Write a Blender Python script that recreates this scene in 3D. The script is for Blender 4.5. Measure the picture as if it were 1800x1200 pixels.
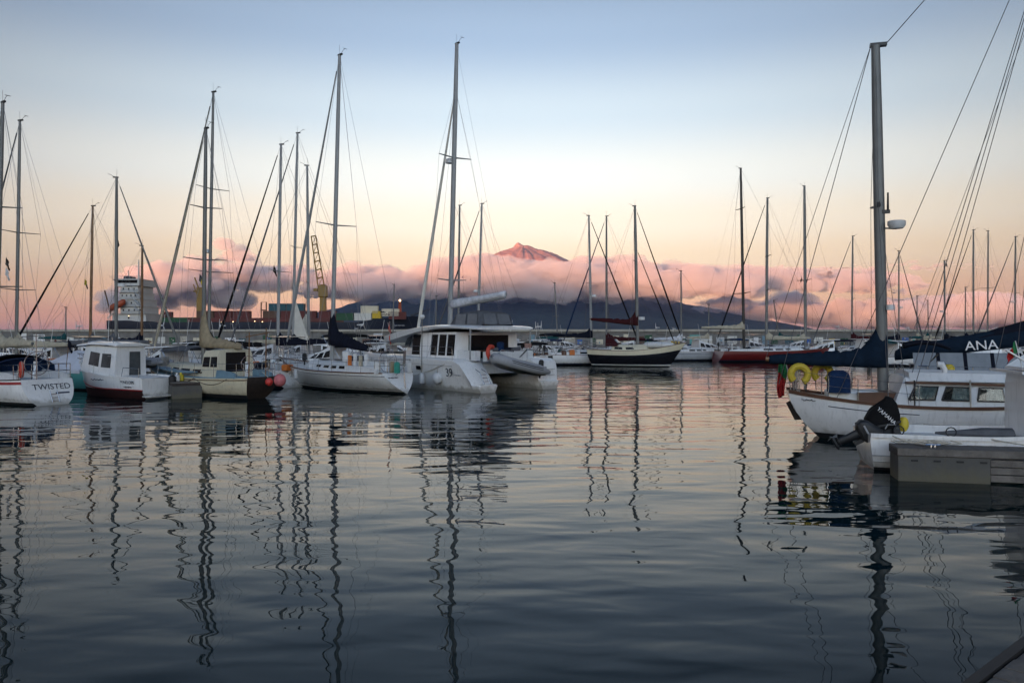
import bpy, bmesh, math, random
import numpy as np
from mathutils import Vector, Matrix, noise as mnoise

for _o in list(bpy.data.objects):
    bpy.data.objects.remove(_o)
sc = bpy.context.scene
COL = sc.collection
R = math.radians
PI = math.pi
RND = random.Random(7)

def s2l(c):
    def f(v):
        v /= 255.0
        return v / 12.92 if v <= 0.04045 else ((v + 0.055) / 1.055) ** 2.4
    return tuple(f(v) for v in c)

# ------------------------------------------------------------------ camera
CAM_H = 3.0
FPX = 1400.0          # focal length in photo pixels (1800 wide)
HORIZON = 584.0
cam_data = bpy.data.cameras.new('camera')
cam_data.lens = 36.0 * FPX / 1800.0
cam_data.sensor_width = 36.0
cam_data.shift_y = -(600.0 - HORIZON) / 1800.0
cam_data.clip_start = 0.1
cam_data.clip_end = 150000.0
cam = bpy.data.objects.new('camera', cam_data)
COL.objects.link(cam)
cam.location = (0, 0, CAM_H)
cam.rotation_euler = (R(90), 0, 0)
sc.camera = cam

def at(px, py, Y):
    """a point of the place: photo bearing and height angle, Y metres ahead of the quay"""
    return Vector(((px - 900.0) * Y / FPX, Y, CAM_H + (HORIZON - py) * Y / FPX))
def depth(py):
    """distance of a point on the water seen at photo row py"""
    return CAM_H * FPX / (py - HORIZON)

# ------------------------------------------------------------------ world
SUN_ELEV = 0.8
SUN_AZ = 38.0        # the sun stands behind the camera, a little to its left
world = bpy.data.worlds.new('World')
sc.world = world
world.use_nodes = True
nt = world.node_tree
nt.nodes.clear()
def wn(t, **k):
    n = nt.nodes.new(t)
    for a, b in k.items():
        setattr(n, a, b)
    return n
out = wn('ShaderNodeOutputWorld')
bg = wn('ShaderNodeBackground')
tc = wn('ShaderNodeTexCoord')
sep = wn('ShaderNodeSeparateXYZ')
nt.links.new(tc.outputs['Generated'], sep.inputs[0])
ramp = wn('ShaderNodeValToRGB')
ramp.color_ramp.interpolation = 'EASE'
stops = [(0.0, (204, 152, 148)), (0.018, (240, 176, 146)), (0.05, (251, 203, 160)), (0.09, (253, 228, 192)),
         (0.135, (254, 242, 220)), (0.19, (245, 248, 243)), (0.265, (210, 228, 240)), (0.35, (166, 193, 222)),
         (0.45, (126, 154, 186)), (0.62, (92, 122, 162)), (1.0, (72, 100, 145))]
el = ramp.color_ramp.elements
el[0].position = 0.0; el[0].color = (*s2l(stops[0][1]), 1)
el[1].position = 1.0; el[1].color = (*s2l(stops[-1][1]), 1)
for p, c in stops[1:-1]:
    e = el.new(p); e.color = (*s2l(c), 1)
nt.links.new(sep.outputs['Z'], ramp.inputs[0])
# brighter straight ahead and behind the camera; sides dimmed partly as lens vignetting
m1 = wn('ShaderNodeMath', operation='POWER'); m1.inputs[1].default_value = 2.0
m0 = wn('ShaderNodeMath', operation='MULTIPLY')
nt.links.new(sep.outputs['Y'], m0.inputs[0]); nt.links.new(sep.outputs['Y'], m0.inputs[1])
nt.links.new(m0.outputs[0], m1.inputs[0])
m2 = wn('ShaderNodeMath', operation='MULTIPLY_ADD'); m2.inputs[1].default_value = 0.92; m2.inputs[2].default_value = 0.12
nt.links.new(m1.outputs[0], m2.inputs[0])
# afterglow of the set sun over the whole western half of the sky, behind the quay
g1 = wn('ShaderNodeMath', operation='MULTIPLY'); g1.inputs[1].default_value = -1.0; g1.use_clamp = True
nt.links.new(sep.outputs['Y'], g1.inputs[0])
g2 = wn('ShaderNodeMath', operation='POWER'); g2.inputs[1].default_value = 2.0
nt.links.new(g1.outputs[0], g2.inputs[0])
g3 = wn('ShaderNodeMath', operation='MULTIPLY_ADD'); g3.inputs[1].default_value = 2.6
nt.links.new(g2.outputs[0], g3.inputs[0]); nt.links.new(m2.outputs[0], g3.inputs[2])
m2 = g3
mul = wn('ShaderNodeMix', data_type='RGBA', blend_type='MULTIPLY'); mul.inputs[0].default_value = 1.0
nt.links.new(ramp.outputs[0], mul.inputs[6]); nt.links.new(m2.outputs[0], mul.inputs[7])
sky = wn('ShaderNodeTexSky', sky_type='NISHITA')
sky.sun_disc = False
sky.sun_elevation = R(SUN_ELEV)
sky.sun_rotation = R(180.0 + SUN_AZ)
nmul = wn('ShaderNodeMix', data_type='RGBA', blend_type='MULTIPLY'); nmul.inputs[0].default_value = 1.0
nmul.inputs[7].default_value = (0.05, 0.05, 0.05, 1)
nt.links.new(sky.outputs[0], nmul.inputs[6])
add = wn('ShaderNodeMix', data_type='RGBA', blend_type='ADD'); add.inputs[0].default_value = 1.0
nt.links.new(mul.outputs[2], add.inputs[6]); nt.links.new(nmul.outputs[2], add.inputs[7])
nt.links.new(add.outputs[2], bg.inputs[0])
bg.inputs[1].default_value = 0.385
nt.links.new(bg.outputs[0], out.inputs[0])

sun_d = bpy.data.lights.new('sun', 'SUN')
sun_d.energy = 5.0
sun_d.angle = R(0.9)
sun_d.color = (1.0, 0.41, 0.20)
sun = bpy.data.objects.new('sun', sun_d)
COL.objects.link(sun)
_d = Vector((math.sin(R(SUN_AZ)) * math.cos(R(SUN_ELEV)), math.cos(R(SUN_AZ)) * math.cos(R(SUN_ELEV)), -math.sin(R(SUN_ELEV))))
sun.rotation_euler = _d.to_track_quat('-Z', 'Y').to_euler()

vs = sc.view_settings
vs.view_transform = 'Standard'
vs.look = 'None'
vs.exposure = 1.68
vs.gamma = 1.0
vs.use_curve_mapping = False
sc.cycles.use_denoising = True
sc.cycles.max_bounces = 8
sc.cycles.glossy_bounces = 4
sc.cycles.transparent_max_bounces = 12
sc.cycles.volume_bounces = 3
sc.cycles.caustics_reflective = False
sc.cycles.caustics_refractive = False

# ------------------------------------------------------------------ materials
MATS = {}
def new_mat(name):
    m = bpy.data.materials.new(name)
    m.use_nodes = True
    MATS[name] = m
    return m, m.node_tree, m.node_tree.nodes['Principled BSDF']
def nd(t, typ, **k):
    n = t.nodes.new(typ)
    for a, b in k.items():
        setattr(n, a, b)
    return n
def mat(name, col, rough=0.5, metal=0.0, var=0.12, scale=6.0, bump=0.0, bscale=40.0, coat=0.0, dirt=0.0, spec=0.5, srgb=False, scum=False):
    """painted / woven / metal surface: base colour with uneven tone, grime streaks and a little relief"""
    if srgb:
        col = s2l(col)
    m, t, b = new_mat(name)
    b.inputs['Roughness'].default_value = rough
    b.inputs['Metallic'].default_value = metal
    b.inputs['Coat Weight'].default_value = coat
    b.inputs['Specular IOR Level'].default_value = spec
    tcn = nd(t, 'ShaderNodeTexCoord')
    no = nd(t, 'ShaderNodeTexNoise'); no.inputs['Scale'].default_value = scale; no.inputs['Detail'].default_value = 5
    t.links.new(tcn.outputs['Object'], no.inputs['Vector'])
    rp = nd(t, 'ShaderNodeValToRGB')
    rp.color_ramp.elements[0].position = 0.3; rp.color_ramp.elements[1].position = 0.7
    rp.color_ramp.elements[0].color = (*[c * (1 - var) for c in col], 1)
    rp.color_ramp.elements[1].color = (*[min(1, c * (1 + var)) for c in col], 1)
    t.links.new(no.outputs[0], rp.inputs[0])
    last = rp.outputs[0]
    if dirt:
        mp = nd(t, 'ShaderNodeMapping'); mp.inputs['Scale'].default_value = (5, 5, 0.7)
        t.links.new(tcn.outputs['Object'], mp.inputs[0])
        n2 = nd(t, 'ShaderNodeTexNoise'); n2.inputs['Scale'].default_value = 2.2; n2.inputs['Detail'].default_value = 8; n2.inputs['Roughness'].default_value = 0.65
        t.links.new(mp.outputs[0], n2.inputs['Vector'])
        r2 = nd(t, 'ShaderNodeValToRGB'); r2.color_ramp.elements[0].position = 0.52; r2.color_ramp.elements[1].position = 0.78
        r2.color_ramp.elements[1].color = (dirt, dirt, dirt, 1)
        t.links.new(n2.outputs[0], r2.inputs[0])
        mx = nd(t, 'ShaderNodeMix', data_type='RGBA')
        mx.inputs[7].default_value = (0.10, 0.085, 0.06, 1)
        t.links.new(r2.outputs[0], mx.inputs[0]); t.links.new(last, mx.inputs[6])
        last = mx.outputs[2]
    if scum:   # brown-green growth and oil line left by the harbour water, ragged along the waterline
        sp = nd(t, 'ShaderNodeSeparateXYZ'); t.links.new(tcn.outputs['Object'], sp.inputs[0])
        n4 = nd(t, 'ShaderNodeTexNoise'); n4.inputs['Scale'].default_value = 3.5; n4.inputs['Detail'].default_value = 7
        t.links.new(tcn.outputs['Object'], n4.inputs['Vector'])
        a4 = nd(t, 'ShaderNodeMath', operation='MULTIPLY_ADD'); a4.inputs[1].default_value = 0.5; t.links.new(n4.outputs[0], a4.inputs[0]); t.links.new(sp.outputs['Z'], a4.inputs[2])
        r4 = nd(t, 'ShaderNodeMapRange'); r4.inputs[1].default_value = 0.56; r4.inputs[2].default_value = 0.36; r4.inputs[3].default_value = 0.0; r4.inputs[4].default_value = 0.55
        t.links.new(a4.outputs[0], r4.inputs[0])
        m4 = nd(t, 'ShaderNodeMix', data_type='RGBA'); m4.inputs[7].default_value = (0.13, 0.115, 0.065, 1)
        t.links.new(r4.outputs[0], m4.inputs[0]); t.links.new(last, m4.inputs[6]); last = m4.outputs[2]
    t.links.new(last, b.inputs['Base Color'])
    if bump:
        n3 = nd(t, 'ShaderNodeTexNoise'); n3.inputs['Scale'].default_value = bscale; n3.inputs['Detail'].default_value = 4
        t.links.new(tcn.outputs['Object'], n3.inputs['Vector'])
        bm_ = nd(t, 'ShaderNodeBump'); bm_.inputs['Strength'].default_value = bump; bm_.inputs['Distance'].default_value = 0.05
        t.links.new(n3.outputs[0], bm_.inputs['Height']); t.links.new(bm_.outputs[0], b.inputs['Normal'])
    return m

# ------------------------------------------------------------------ mesh helpers
def link(o, parent=None):
    COL.objects.link(o)
    if parent is not None:
        o.parent = parent
    return o
def mesh_obj(name, verts, faces, material=None, parent=None, smooth=False, loc=None, rot=None):
    me = bpy.data.meshes.new(name)
    me.from_pydata([tuple(v) for v in verts], [], faces)
    me.update()
    if smooth:
        me.shade_smooth()
    o = bpy.data.objects.new(name, me)
    if material is not None:
        me.materials.append(MATS[material] if isinstance(material, str) else material)
    if loc is not None:
        o.location = loc
    if rot is not None:
        o.rotation_euler = rot
    return link(o, parent)
def tag(o, label=None, cat=None, group=None, kind=None):
    for k, v in (('label', label), ('category', cat), ('group', group), ('kind', kind)):
        if v is not None:
            o[k] = v
    return o
# ================================================================== THE SETTING
# ------------------------------------------------------------------ water
def water_material():
    m, t, b = new_mat('water')
    b.inputs['Base Color'].default_value = (0.002, 0.013, 0.015, 1)
    b.inputs['Roughness'].default_value = 0.0
    b.inputs['IOR'].default_value = 1.20
    g = nd(t, 'ShaderNodeNewGeometry')
    gm = nd(t, 'ShaderNodeMapping'); gm.inputs['Scale'].default_value = (0.6, 1.0, 1); t.links.new(g.outputs['Position'], gm.inputs[0])
    gust = nd(t, 'ShaderNodeTexNoise'); gust.inputs['Scale'].default_value = 0.075; gust.inputs['Detail'].default_value = 2.0; t.links.new(gm.outputs[0], gust.inputs['Vector'])
    gr = nd(t, 'ShaderNodeMapRange'); gr.inputs[1].default_value = 0.32; gr.inputs[2].default_value = 0.68; gr.inputs[3].default_value = 0.45; gr.inputs[4].default_value = 1.0
    t.links.new(gust.outputs[0], gr.inputs[0])
    def layer(scale, sx, sy, rot, detail, dist, strength_prev=None, rough=0.5):
        mp = nd(t, 'ShaderNodeMapping'); mp.inputs['Scale'].default_value = (sx, sy, 1); mp.inputs['Rotation'].default_value = (0, 0, R(rot))
        t.links.new(g.outputs['Position'], mp.inputs[0])
        n = nd(t, 'ShaderNodeTexNoise'); n.inputs['Scale'].default_value = scale; n.inputs['Detail'].default_value = detail; n.inputs['Roughness'].default_value = rough
        n.inputs['Distortion'].default_value = 0.35
        t.links.new(mp.outputs[0], n.inputs['Vector'])
        bp = nd(t, 'ShaderNodeBump'); t.links.new(gr.outputs[0], bp.inputs['Strength']); bp.inputs['Distance'].default_value = dist
        t.links.new(n.outputs[0], bp.inputs['Height'])
        if strength_prev is not None:
            t.links.new(strength_prev.outputs[0], bp.inputs['Normal'])
        return bp
    l1 = layer(0.30, 0.50, 1.0, 8, 1.0, 0.05)
    l2 = layer(0.95, 0.42, 1.0, -6, 1.0, 0.050, l1)
    l3 = layer(2.4, 0.5, 1.0, 14, 1.0, 0.009, l2)
    t.links.new(l3.outputs[0], b.inputs['Normal'])
    return m
water_material()
mesh_obj('water', [(-60000, -60000, 0), (60000, -60000, 0), (60000, 90000, 0), (-60000, 90000, 0)], [(0, 1, 2, 3)], 'water')['kind'] = 'structure'

# ------------------------------------------------------------------ volcano across the channel
def fbm(x, y, z, oct=5, H=0.9, lac=2.1):
    return mnoise.fractal(Vector((x, y, z)), H, lac, oct)
def mountain():
    prof_r = [0, 120, 290, 600, 930, 1500, 2300, 3285, 4000, 4860, 6600, 7100]
    prof_h = [2160, 2150, 2080, 1990, 1885, 1600, 1250, 880, 640, 440, 95, -60]
    cx, cy = 285.0, 20000.0
    nx, ny = 260, 150
    X = np.linspace(-9500, 9500, nx); Yv = np.linspace(-8600, 5000, ny)
    # finer cells around the summit
    X = np.sign(X) * (np.abs(X) / 9500) ** 1.6 * 9500
    Yv = np.sign(Yv) * (np.abs(Yv) / 8600) ** 1.3 * 8600
    vs_, fs_ = [], []
    for j in range(ny):
        for i in range(nx):
            x, y = X[i], Yv[j]
            r = math.hypot(x * 0.98, y)
            a = math.atan2(y, x)
            h = float(np.interp(r, prof_r, prof_h))
            rid = fbm(math.cos(a) * 5 + x / 9000, math.sin(a) * 5 + y / 9000, 3.1, 5)
            n2 = fbm(x / 700, y / 700, 8.0, 5)
            k = min(1.0, r / 500) * min(1.0, max(0.15, h / 500))
            h += rid * (30 + 45 * min(1, r / 2500)) * k + n2 * 50 * k
            # crater rim and the little cone on its western lip
            h += 105 * math.exp(-(((x + 150) / 105) ** 2 + ((y + 80) / 150) ** 2))
            h += 35 * math.exp(-(((x - 190) / 170) ** 2 + ((y + 60) / 220) ** 2))
            if h < 0: h = -40
            vs_.append((cx + x, cy + y, h))
    for j in range(ny - 1):
        for i in range(nx - 1):
            a = j * nx + i
            fs_.append((a, a + 1, a + nx + 1, a + nx))
    m, t, b = new_mat('volcano_slopes')
    b.inputs['Roughness'].default_value = 0.95
    b.inputs['Specular IOR Level'].default_value = 0.1
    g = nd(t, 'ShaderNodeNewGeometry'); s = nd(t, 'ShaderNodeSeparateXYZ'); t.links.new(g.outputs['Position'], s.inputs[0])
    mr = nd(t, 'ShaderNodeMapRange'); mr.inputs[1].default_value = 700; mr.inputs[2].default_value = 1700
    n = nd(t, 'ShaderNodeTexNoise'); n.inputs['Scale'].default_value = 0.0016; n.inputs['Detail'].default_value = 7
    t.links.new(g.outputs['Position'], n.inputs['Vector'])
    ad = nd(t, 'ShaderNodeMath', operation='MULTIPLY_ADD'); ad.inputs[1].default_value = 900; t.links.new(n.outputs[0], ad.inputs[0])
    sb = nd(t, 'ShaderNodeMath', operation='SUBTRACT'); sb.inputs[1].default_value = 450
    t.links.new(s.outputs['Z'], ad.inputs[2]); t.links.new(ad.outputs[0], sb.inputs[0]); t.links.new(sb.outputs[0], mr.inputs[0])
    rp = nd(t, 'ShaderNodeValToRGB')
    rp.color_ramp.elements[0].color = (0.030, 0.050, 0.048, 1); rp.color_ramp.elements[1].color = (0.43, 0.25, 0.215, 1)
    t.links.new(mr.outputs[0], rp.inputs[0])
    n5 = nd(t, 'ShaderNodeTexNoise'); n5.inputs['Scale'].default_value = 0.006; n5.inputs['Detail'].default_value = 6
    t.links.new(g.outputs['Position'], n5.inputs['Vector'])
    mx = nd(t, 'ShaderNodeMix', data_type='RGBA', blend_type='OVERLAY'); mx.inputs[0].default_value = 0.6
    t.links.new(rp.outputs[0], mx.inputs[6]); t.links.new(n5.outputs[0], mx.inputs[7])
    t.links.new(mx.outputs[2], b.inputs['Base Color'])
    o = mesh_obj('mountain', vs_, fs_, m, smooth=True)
    o['kind'] = 'structure'
    return o
mountain()

# unseen ridge added behind the quay, crest shaped to shade harbour and cloud bases
def lerp_(a, b, t): return a + (b - a) * t
def shading_ridge():
    vs_, fs_ = [], []
    nx, ny = 170, 30
    for j in range(ny):
        for i in range(nx):
            x = -32000 + 46000 * i / (nx - 1); y = -12000 + 9500 * j / (ny - 1)
            v = j / (ny - 1)
            h = (lerp_(1215, 660, min(1, max(0, (x + 16000) / 2600.0))) + 240 * fbm(x / 1300, 3.3, 2.0, 3)) * math.sin(PI * v) ** 0.8 * (math.exp(-((x + 9000) / 21000.0) ** 8))
            h *= 1 + 0.08 * fbm(x / 3000, y / 3000, 1.0)
            vs_.append((x, y, max(h, -20)))
    for j in range(ny - 1):
        for i in range(nx - 1):
            a = j * nx + i
            fs_.append((a, a + 1, a + nx + 1, a + nx))
    mat('ridge_green', (0.05, 0.075, 0.035), 0.95, var=0.3, scale=0.001, spec=0.1)
    mesh_obj('shading_hills', vs_, fs_, 'ridge_green', smooth=True)['kind'] = 'structure'
shading_ridge()
# ------------------------------------------------------------------ cloud bank in front of the volcano
CLY = 15000.0
def cloud_material():
    m = bpy.data.materials.new('cloud_vapour'); m.use_nodes = True
    t = m.node_tree; t.nodes.clear()
    o = nd(t, 'ShaderNodeOutputMaterial'); pv = nd(t, 'ShaderNodeVolumePrincipled')
    pv.inputs['Color'].default_value = (0.985, 0.975, 0.98, 1)
    pv.inputs['Anisotropy'].default_value = 0.0
    pv.inputs['Density'].default_value = 0.0052
    t.links.new(pv.outputs[0], o.inputs['Volume'])
    MATS['cloud_vapour'] = m
    return m
cloud_material()
def cloud(label, masses, Y=CLY, seed=1, voxel=46.0, deep=700.0, rough=1.0):
    """masses: (centre column, base row, top row, half width px, puffs). Puffs are welded into one lumpy closed skin around even vapour"""
    rr = random.Random(seed); k = Y / FPX
    bm = bmesh.new()
    for (cx, base, top, hw, n) in masses:
        zb, zt = CAM_H + (HORIZON - base) * k, CAM_H + (HORIZON - top) * k
        hh = (zt - zb)
        for i in range(n):
            u = rr.uniform(-1, 1); env = (1 - abs(u) ** 2.4)
            r = hh * rr.uniform(0.16, 0.34) * (0.55 + 0.45 * env)
            x = (cx - 900) * k + u * hw * k
            z = zb + r * 0.6 + (hh * env - r * 1.5) * rr.random() ** 0.8
            z = max(z, zb + r * 0.5)
            y = Y + rr.uniform(-1, 1) * deep
            sx = rr.uniform(1.4, 3.8)
            M = Matrix.Translation((x, y, z)) @ Matrix.Diagonal((r * sx, r * 1.3, r * rr.uniform(.40, 1.0), 1))
            bmesh.ops.create_icosphere(bm, subdivisions=2, radius=1.0, matrix=M)
    me = bpy.data.meshes.new('cloud'); bm.to_mesh(me); bm.free()
    tmp = bpy.data.objects.new('cloud_tmp', me); COL.objects.link(tmp)
    md = tmp.modifiers.new('weld', 'REMESH'); md.mode = 'VOXEL'; md.voxel_size = voxel
    bpy.context.view_layer.update()
    me2 = bpy.data.meshes.new_from_object(tmp.evaluated_get(bpy.context.evaluated_depsgraph_get()))
    bpy.data.objects.remove(tmp); bpy.data.meshes.remove(me)
    n = len(me2.vertices)
    co = np.empty(n * 3); no = np.empty(n * 3)
    me2.vertices.foreach_get('co', co); me2.vertices.foreach_get('normal', no)
    co = co.reshape(-1, 3); no = no.reshape(-1, 3)
    for i in range(n):
        p = Vector(co[i]); q = Vector((p.x / 560, p.y / 420, p.z / 230))
        d = 90 * mnoise.noise(q * .45) + 90 * mnoise.fractal(q, 0.6, 2.2, 6) + 80 * (abs(mnoise.noise(q * 1.7)) - .25) + 50 * (abs(mnoise.noise(q * 3.9)) - .2)
        co[i] += no[i] * d * rough
    me2.vertices.foreach_set('co', co.reshape(-1)); me2.update()
    me2.name = 'cloud'
    me2.materials.clear(); me2.materials.append(MATS['cloud_vapour'])
    o = bpy.data.objects.new('cloud', me2); link(o)
    return tag(o, label, 'cloud', 'clouds over the channel', kind='stuff')
cloud('long pink and mauve cloud hiding the middle of the volcano',
      [(640, 524, 458, 90, 46), (740, 526, 460, 110, 60), (860, 527, 449, 120, 76), (960, 527, 446, 110, 78), (1060, 526, 446, 120, 74), (1170, 524, 454, 110, 60), (1250, 518, 460, 70, 34)], seed=5, deep=900)
cloud('heaped pink cloud left of the volcano behind the masts', [(310, 540, 458, 85, 50), (400, 512, 450, 90, 46), (480, 504, 460, 80, 34), (420, 460, 426, 24, 16), (250, 545, 500, 50, 22), (540, 500, 470, 60, 20)], seed=8, deep=800)
cloud('broken pink cloud right of the volcano', [(1330, 512, 456, 90, 44), (1430, 512, 462, 90, 40), (1530, 510, 470, 80, 30)], seed=12, Y=15500, deep=700)
cloud('low orange cloud along the horizon at the right', [(1280, 556, 516, 80, 26), (1390, 574, 512, 100, 44), (1500, 576, 516, 90, 44), (1610, 577, 512, 90, 46), (1720, 577, 500, 100, 56), (1840, 577, 510, 90, 40)], seed=3, Y=17200, deep=700)
cloud('thin mauve streak of cloud high at the right', [(1500, 478, 463, 70, 26), (1590, 475, 458, 70, 26), (1680, 472, 462, 50, 14)], seed=21, voxel=22, rough=.2, deep=350)
# ================================================================== MATERIALS OF THE THINGS
mat('gelcoat_white', (0.80, 0.80, 0.79), 0.22, var=0.05, scale=1.3, coat=0.3, dirt=0.30, scum=True)
mat('gelcoat_cream', (0.66, 0.60, 0.44), 0.3, var=0.06, scale=1.5, coat=0.2, dirt=0.38, scum=True)
mat('gelcoat_grey', (0.42, 0.44, 0.46), 0.35, var=0.08, scale=1.5, dirt=0.3, scum=True)
mat('gelcoat_black', (0.012, 0.012, 0.016), 0.2, var=0.1, scale=2, coat=0.4)
mat('gelcoat_red', (0.13, 0.014, 0.014), 0.3, var=0.1, scale=2, coat=0.2, dirt=0.2)
mat('gelcoat_navy', (0.015, 0.025, 0.07), 0.25, var=0.1, scale=2, coat=0.3)
mat('gelcoat_teal', (0.10, 0.34, 0.32), 0.35, var=0.12, scale=2, dirt=0.3)
mat('deck_white', (0.66, 0.67, 0.67), 0.5, var=0.06, scale=3, bump=0.1, bscale=120, dirt=0.3)
mat('deck_cream', (0.62, 0.57, 0.43), 0.5, var=0.06, scale=3, dirt=0.3)
mat('deck_blue', (0.15, 0.26, 0.33), 0.55, var=0.1, scale=3, dirt=0.3)
mat('antifoul_black', (0.010, 0.011, 0.014), 0.7, var=0.3)
mat('antifoul_red', (0.035, 0.008, 0.008), 0.7, var=0.3)
mat('antifoul_blue', (0.02, 0.05, 0.14), 0.7, var=0.3)
mat('stripe_navy', (0.012, 0.02, 0.06), 0.4)
mat('stripe_red', (0.30, 0.02, 0.025), 0.4)
mat('stripe_white', (0.72, 0.72, 0.70), 0.4)
mat('alloy', (0.17, 0.175, 0.17), 0.5, metal=0.35, var=0.10, scale=2.5, dirt=0.15)
mat('alloy_white', (0.30, 0.31, 0.31), 0.4, var=0.06, scale=2.0, dirt=0.2)
mat('alloy_black', (0.018, 0.02, 0.022), 0.35, metal=0.3, var=0.2)
mat('stainless', (0.55, 0.56, 0.58), 0.22, metal=1.0, var=0.08)
mat('wire', (0.16, 0.16, 0.17), 0.4, metal=0.7)
mat('rope_pale', (0.45, 0.42, 0.36), 0.9, var=0.2, scale=30)
mat('rope_dark', (0.03, 0.03, 0.035), 0.9, var=0.2, scale=30)
mat('wood_spar', (0.17, 0.085, 0.035), 0.4, var=0.25, scale=3, coat=0.2)
mat('wood_trim', (0.10, 0.042, 0.022), 0.45, var=0.3, scale=4)
mat('wood_dark', (0.030, 0.021, 0.017), 0.7, var=0.35, scale=5, bump=0.3, bscale=18)
def canvas(name, col, rough=0.85):
    m = mat(name, col, rough, var=0.18, scale=5, bump=0.55, bscale=7, spec=0.2)
    return m
canvas('canvas_navy', (0.005, 0.007, 0.016)); canvas('canvas_blue', (0.008, 0.026, 0.075)); canvas('canvas_green_blue', (0.004, 0.014, 0.030))
canvas('canvas_tan', (0.30, 0.245, 0.16)); canvas('canvas_cream', (0.42, 0.38, 0.29)); canvas('canvas_black', (0.006, 0.006, 0.007))
canvas('canvas_maroon', (0.045, 0.008, 0.010)); canvas('canvas_white', (0.62, 0.63, 0.66)); canvas('canvas_grey', (0.10, 0.105, 0.115)); canvas('canvas_teal', (0.015, 0.07, 0.075))
mat('sailcloth', (0.66, 0.63, 0.55), 0.8, var=0.08, scale=2, bump=0.3, bscale=4)
mat('tarpaulin_white', (0.62, 0.64, 0.70), 0.6, var=0.08, scale=3, bump=0.5, bscale=5)
mat('window_dark', (0.008, 0.009, 0.011), 0.15, var=0.2, spec=0.15)
mat('window_grey', (0.07, 0.075, 0.08), 0.12, var=0.25, scale=3, spec=0.35)
mat('clear_vinyl', (0.15, 0.16, 0.175), 0.15, var=0.15, scale=3)
mat('black_rubber', (0.015, 0.015, 0.016), 0.6, var=0.2)
mat('black_plastic', (0.012, 0.013, 0.015), 0.5, var=0.2)
mat('hypalon_grey', (0.30, 0.31, 0.33), 0.6, var=0.08, scale=3, dirt=0.25)
mat('hypalon_dark', (0.06, 0.065, 0.075), 0.6, var=0.1)
mat('fender_white', (0.66, 0.66, 0.66), 0.5, var=0.08, dirt=0.4)
mat('fender_navy', (0.02, 0.03, 0.07), 0.5)
mat('buoy_red', (0.55, 0.045, 0.035), 0.5, var=0.12, dirt=0.2); mat('buoy_pink', (0.55, 0.16, 0.17), 0.6, var=0.15, scale=4, dirt=0.35)
mat('lifebuoy_red', (0.50, 0.055, 0.03), 0.6, var=0.1); mat('lifebuoy_yellow', (0.55, 0.40, 0.03), 0.65, var=0.15, dirt=0.25)
mat('flag_red', (0.45, 0.02, 0.02), 0.85); mat('flag_green', (0.02, 0.19, 0.06), 0.85); mat('flag_yellow', (0.60, 0.45, 0.03), 0.85)
mat('flag_black', (0.015, 0.015, 0.015), 0.85); mat('flag_white', (0.66, 0.66, 0.66), 0.85); mat('flag_blue', (0.03, 0.07, 0.25), 0.85)
mat('plastic_blue', (0.02, 0.10, 0.36), 0.5); mat('plastic_green', (0.03, 0.28, 0.22), 0.5); mat('plastic_yellow', (0.62, 0.48, 0.04), 0.5); mat('plastic_white', (0.68, 0.68, 0.67), 0.45, var=0.06, dirt=0.2)
mat('plastic_orange', (0.60, 0.17, 0.03), 0.5)
mat('lettering_dark', (0.012, 0.014, 0.03), 0.5); mat('lettering_white', (0.75, 0.75, 0.75), 0.5); mat('lettering_grey', (0.30, 0.31, 0.33), 0.5)
mat('concrete', (0.17, 0.165, 0.155), 0.85, var=0.2, scale=1.2, bump=0.3, bscale=9, dirt=0.5)
mat('concrete_pale', (0.40, 0.37, 0.31), 0.85, var=0.15, scale=0.6, bump=0.2, bscale=5, dirt=0.3)
mat('pontoon_float', (0.085, 0.083, 0.077), 0.75, var=0.22, scale=1.5, bump=0.3, bscale=9, dirt=0.75, scum=True)
mat('deck_plank', (0.15, 0.135, 0.12), 0.8, var=0.3, scale=4, bump=0.4, bscale=22, dirt=0.4)
mat('curtain', (0.30, 0.36, 0.36), 0.9, var=0.3, scale=9)
mat('ship_navy', (0.008, 0.014, 0.032), 0.5, var=0.2, scale=0.12, dirt=0.3); mat('ship_white', (0.52, 0.52, 0.50), 0.5, var=0.08, scale=0.2, dirt=0.4)
mat('ship_red', (0.10, 0.016, 0.014), 0.6, var=0.25, scale=0.2, dirt=0.4); mat('ship_orange', (0.36, 0.07, 0.025), 0.5, var=0.1); mat('crane_yellow', (0.26, 0.15, 0.025), 0.5, var=0.15, scale=0.3, dirt=0.3)
mat('box_teal', (0.012, 0.075, 0.10), 0.6, var=0.15, scale=0.4, dirt=0.3); mat('box_green', (0.012, 0.07, 0.03), 0.6, var=0.15, scale=0.4, dirt=0.3); mat('box_white', (0.60, 0.59, 0.54), 0.6, var=0.1, scale=0.4, dirt=0.4)
mat('box_yellow', (0.58, 0.40, 0.03), 0.6, var=0.1, scale=0.4, dirt=0.2); mat('box_red', (0.10, 0.015, 0.014), 0.6, var=0.15, scale=0.4, dirt=0.3); mat('box_brown', (0.10, 0.05, 0.03), 0.6, var=0.2, scale=0.4, dirt=0.3); mat('box_blue', (0.02, 0.06, 0.20), 0.6, var=0.2, scale=0.4, dirt=0.3)
mat('box_cream', (0.62, 0.56, 0.42), 0.6, var=0.1, scale=0.4, dirt=0.3)
def glow(name, col, s):
    m, t, b = new_mat(name)
    b.inputs['Emission Color'].default_value = (*col, 1); b.inputs['Emission Strength'].default_value = s
glow('lamp_warm', (1.0, 0.62, 0.28), 1.6)
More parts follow.
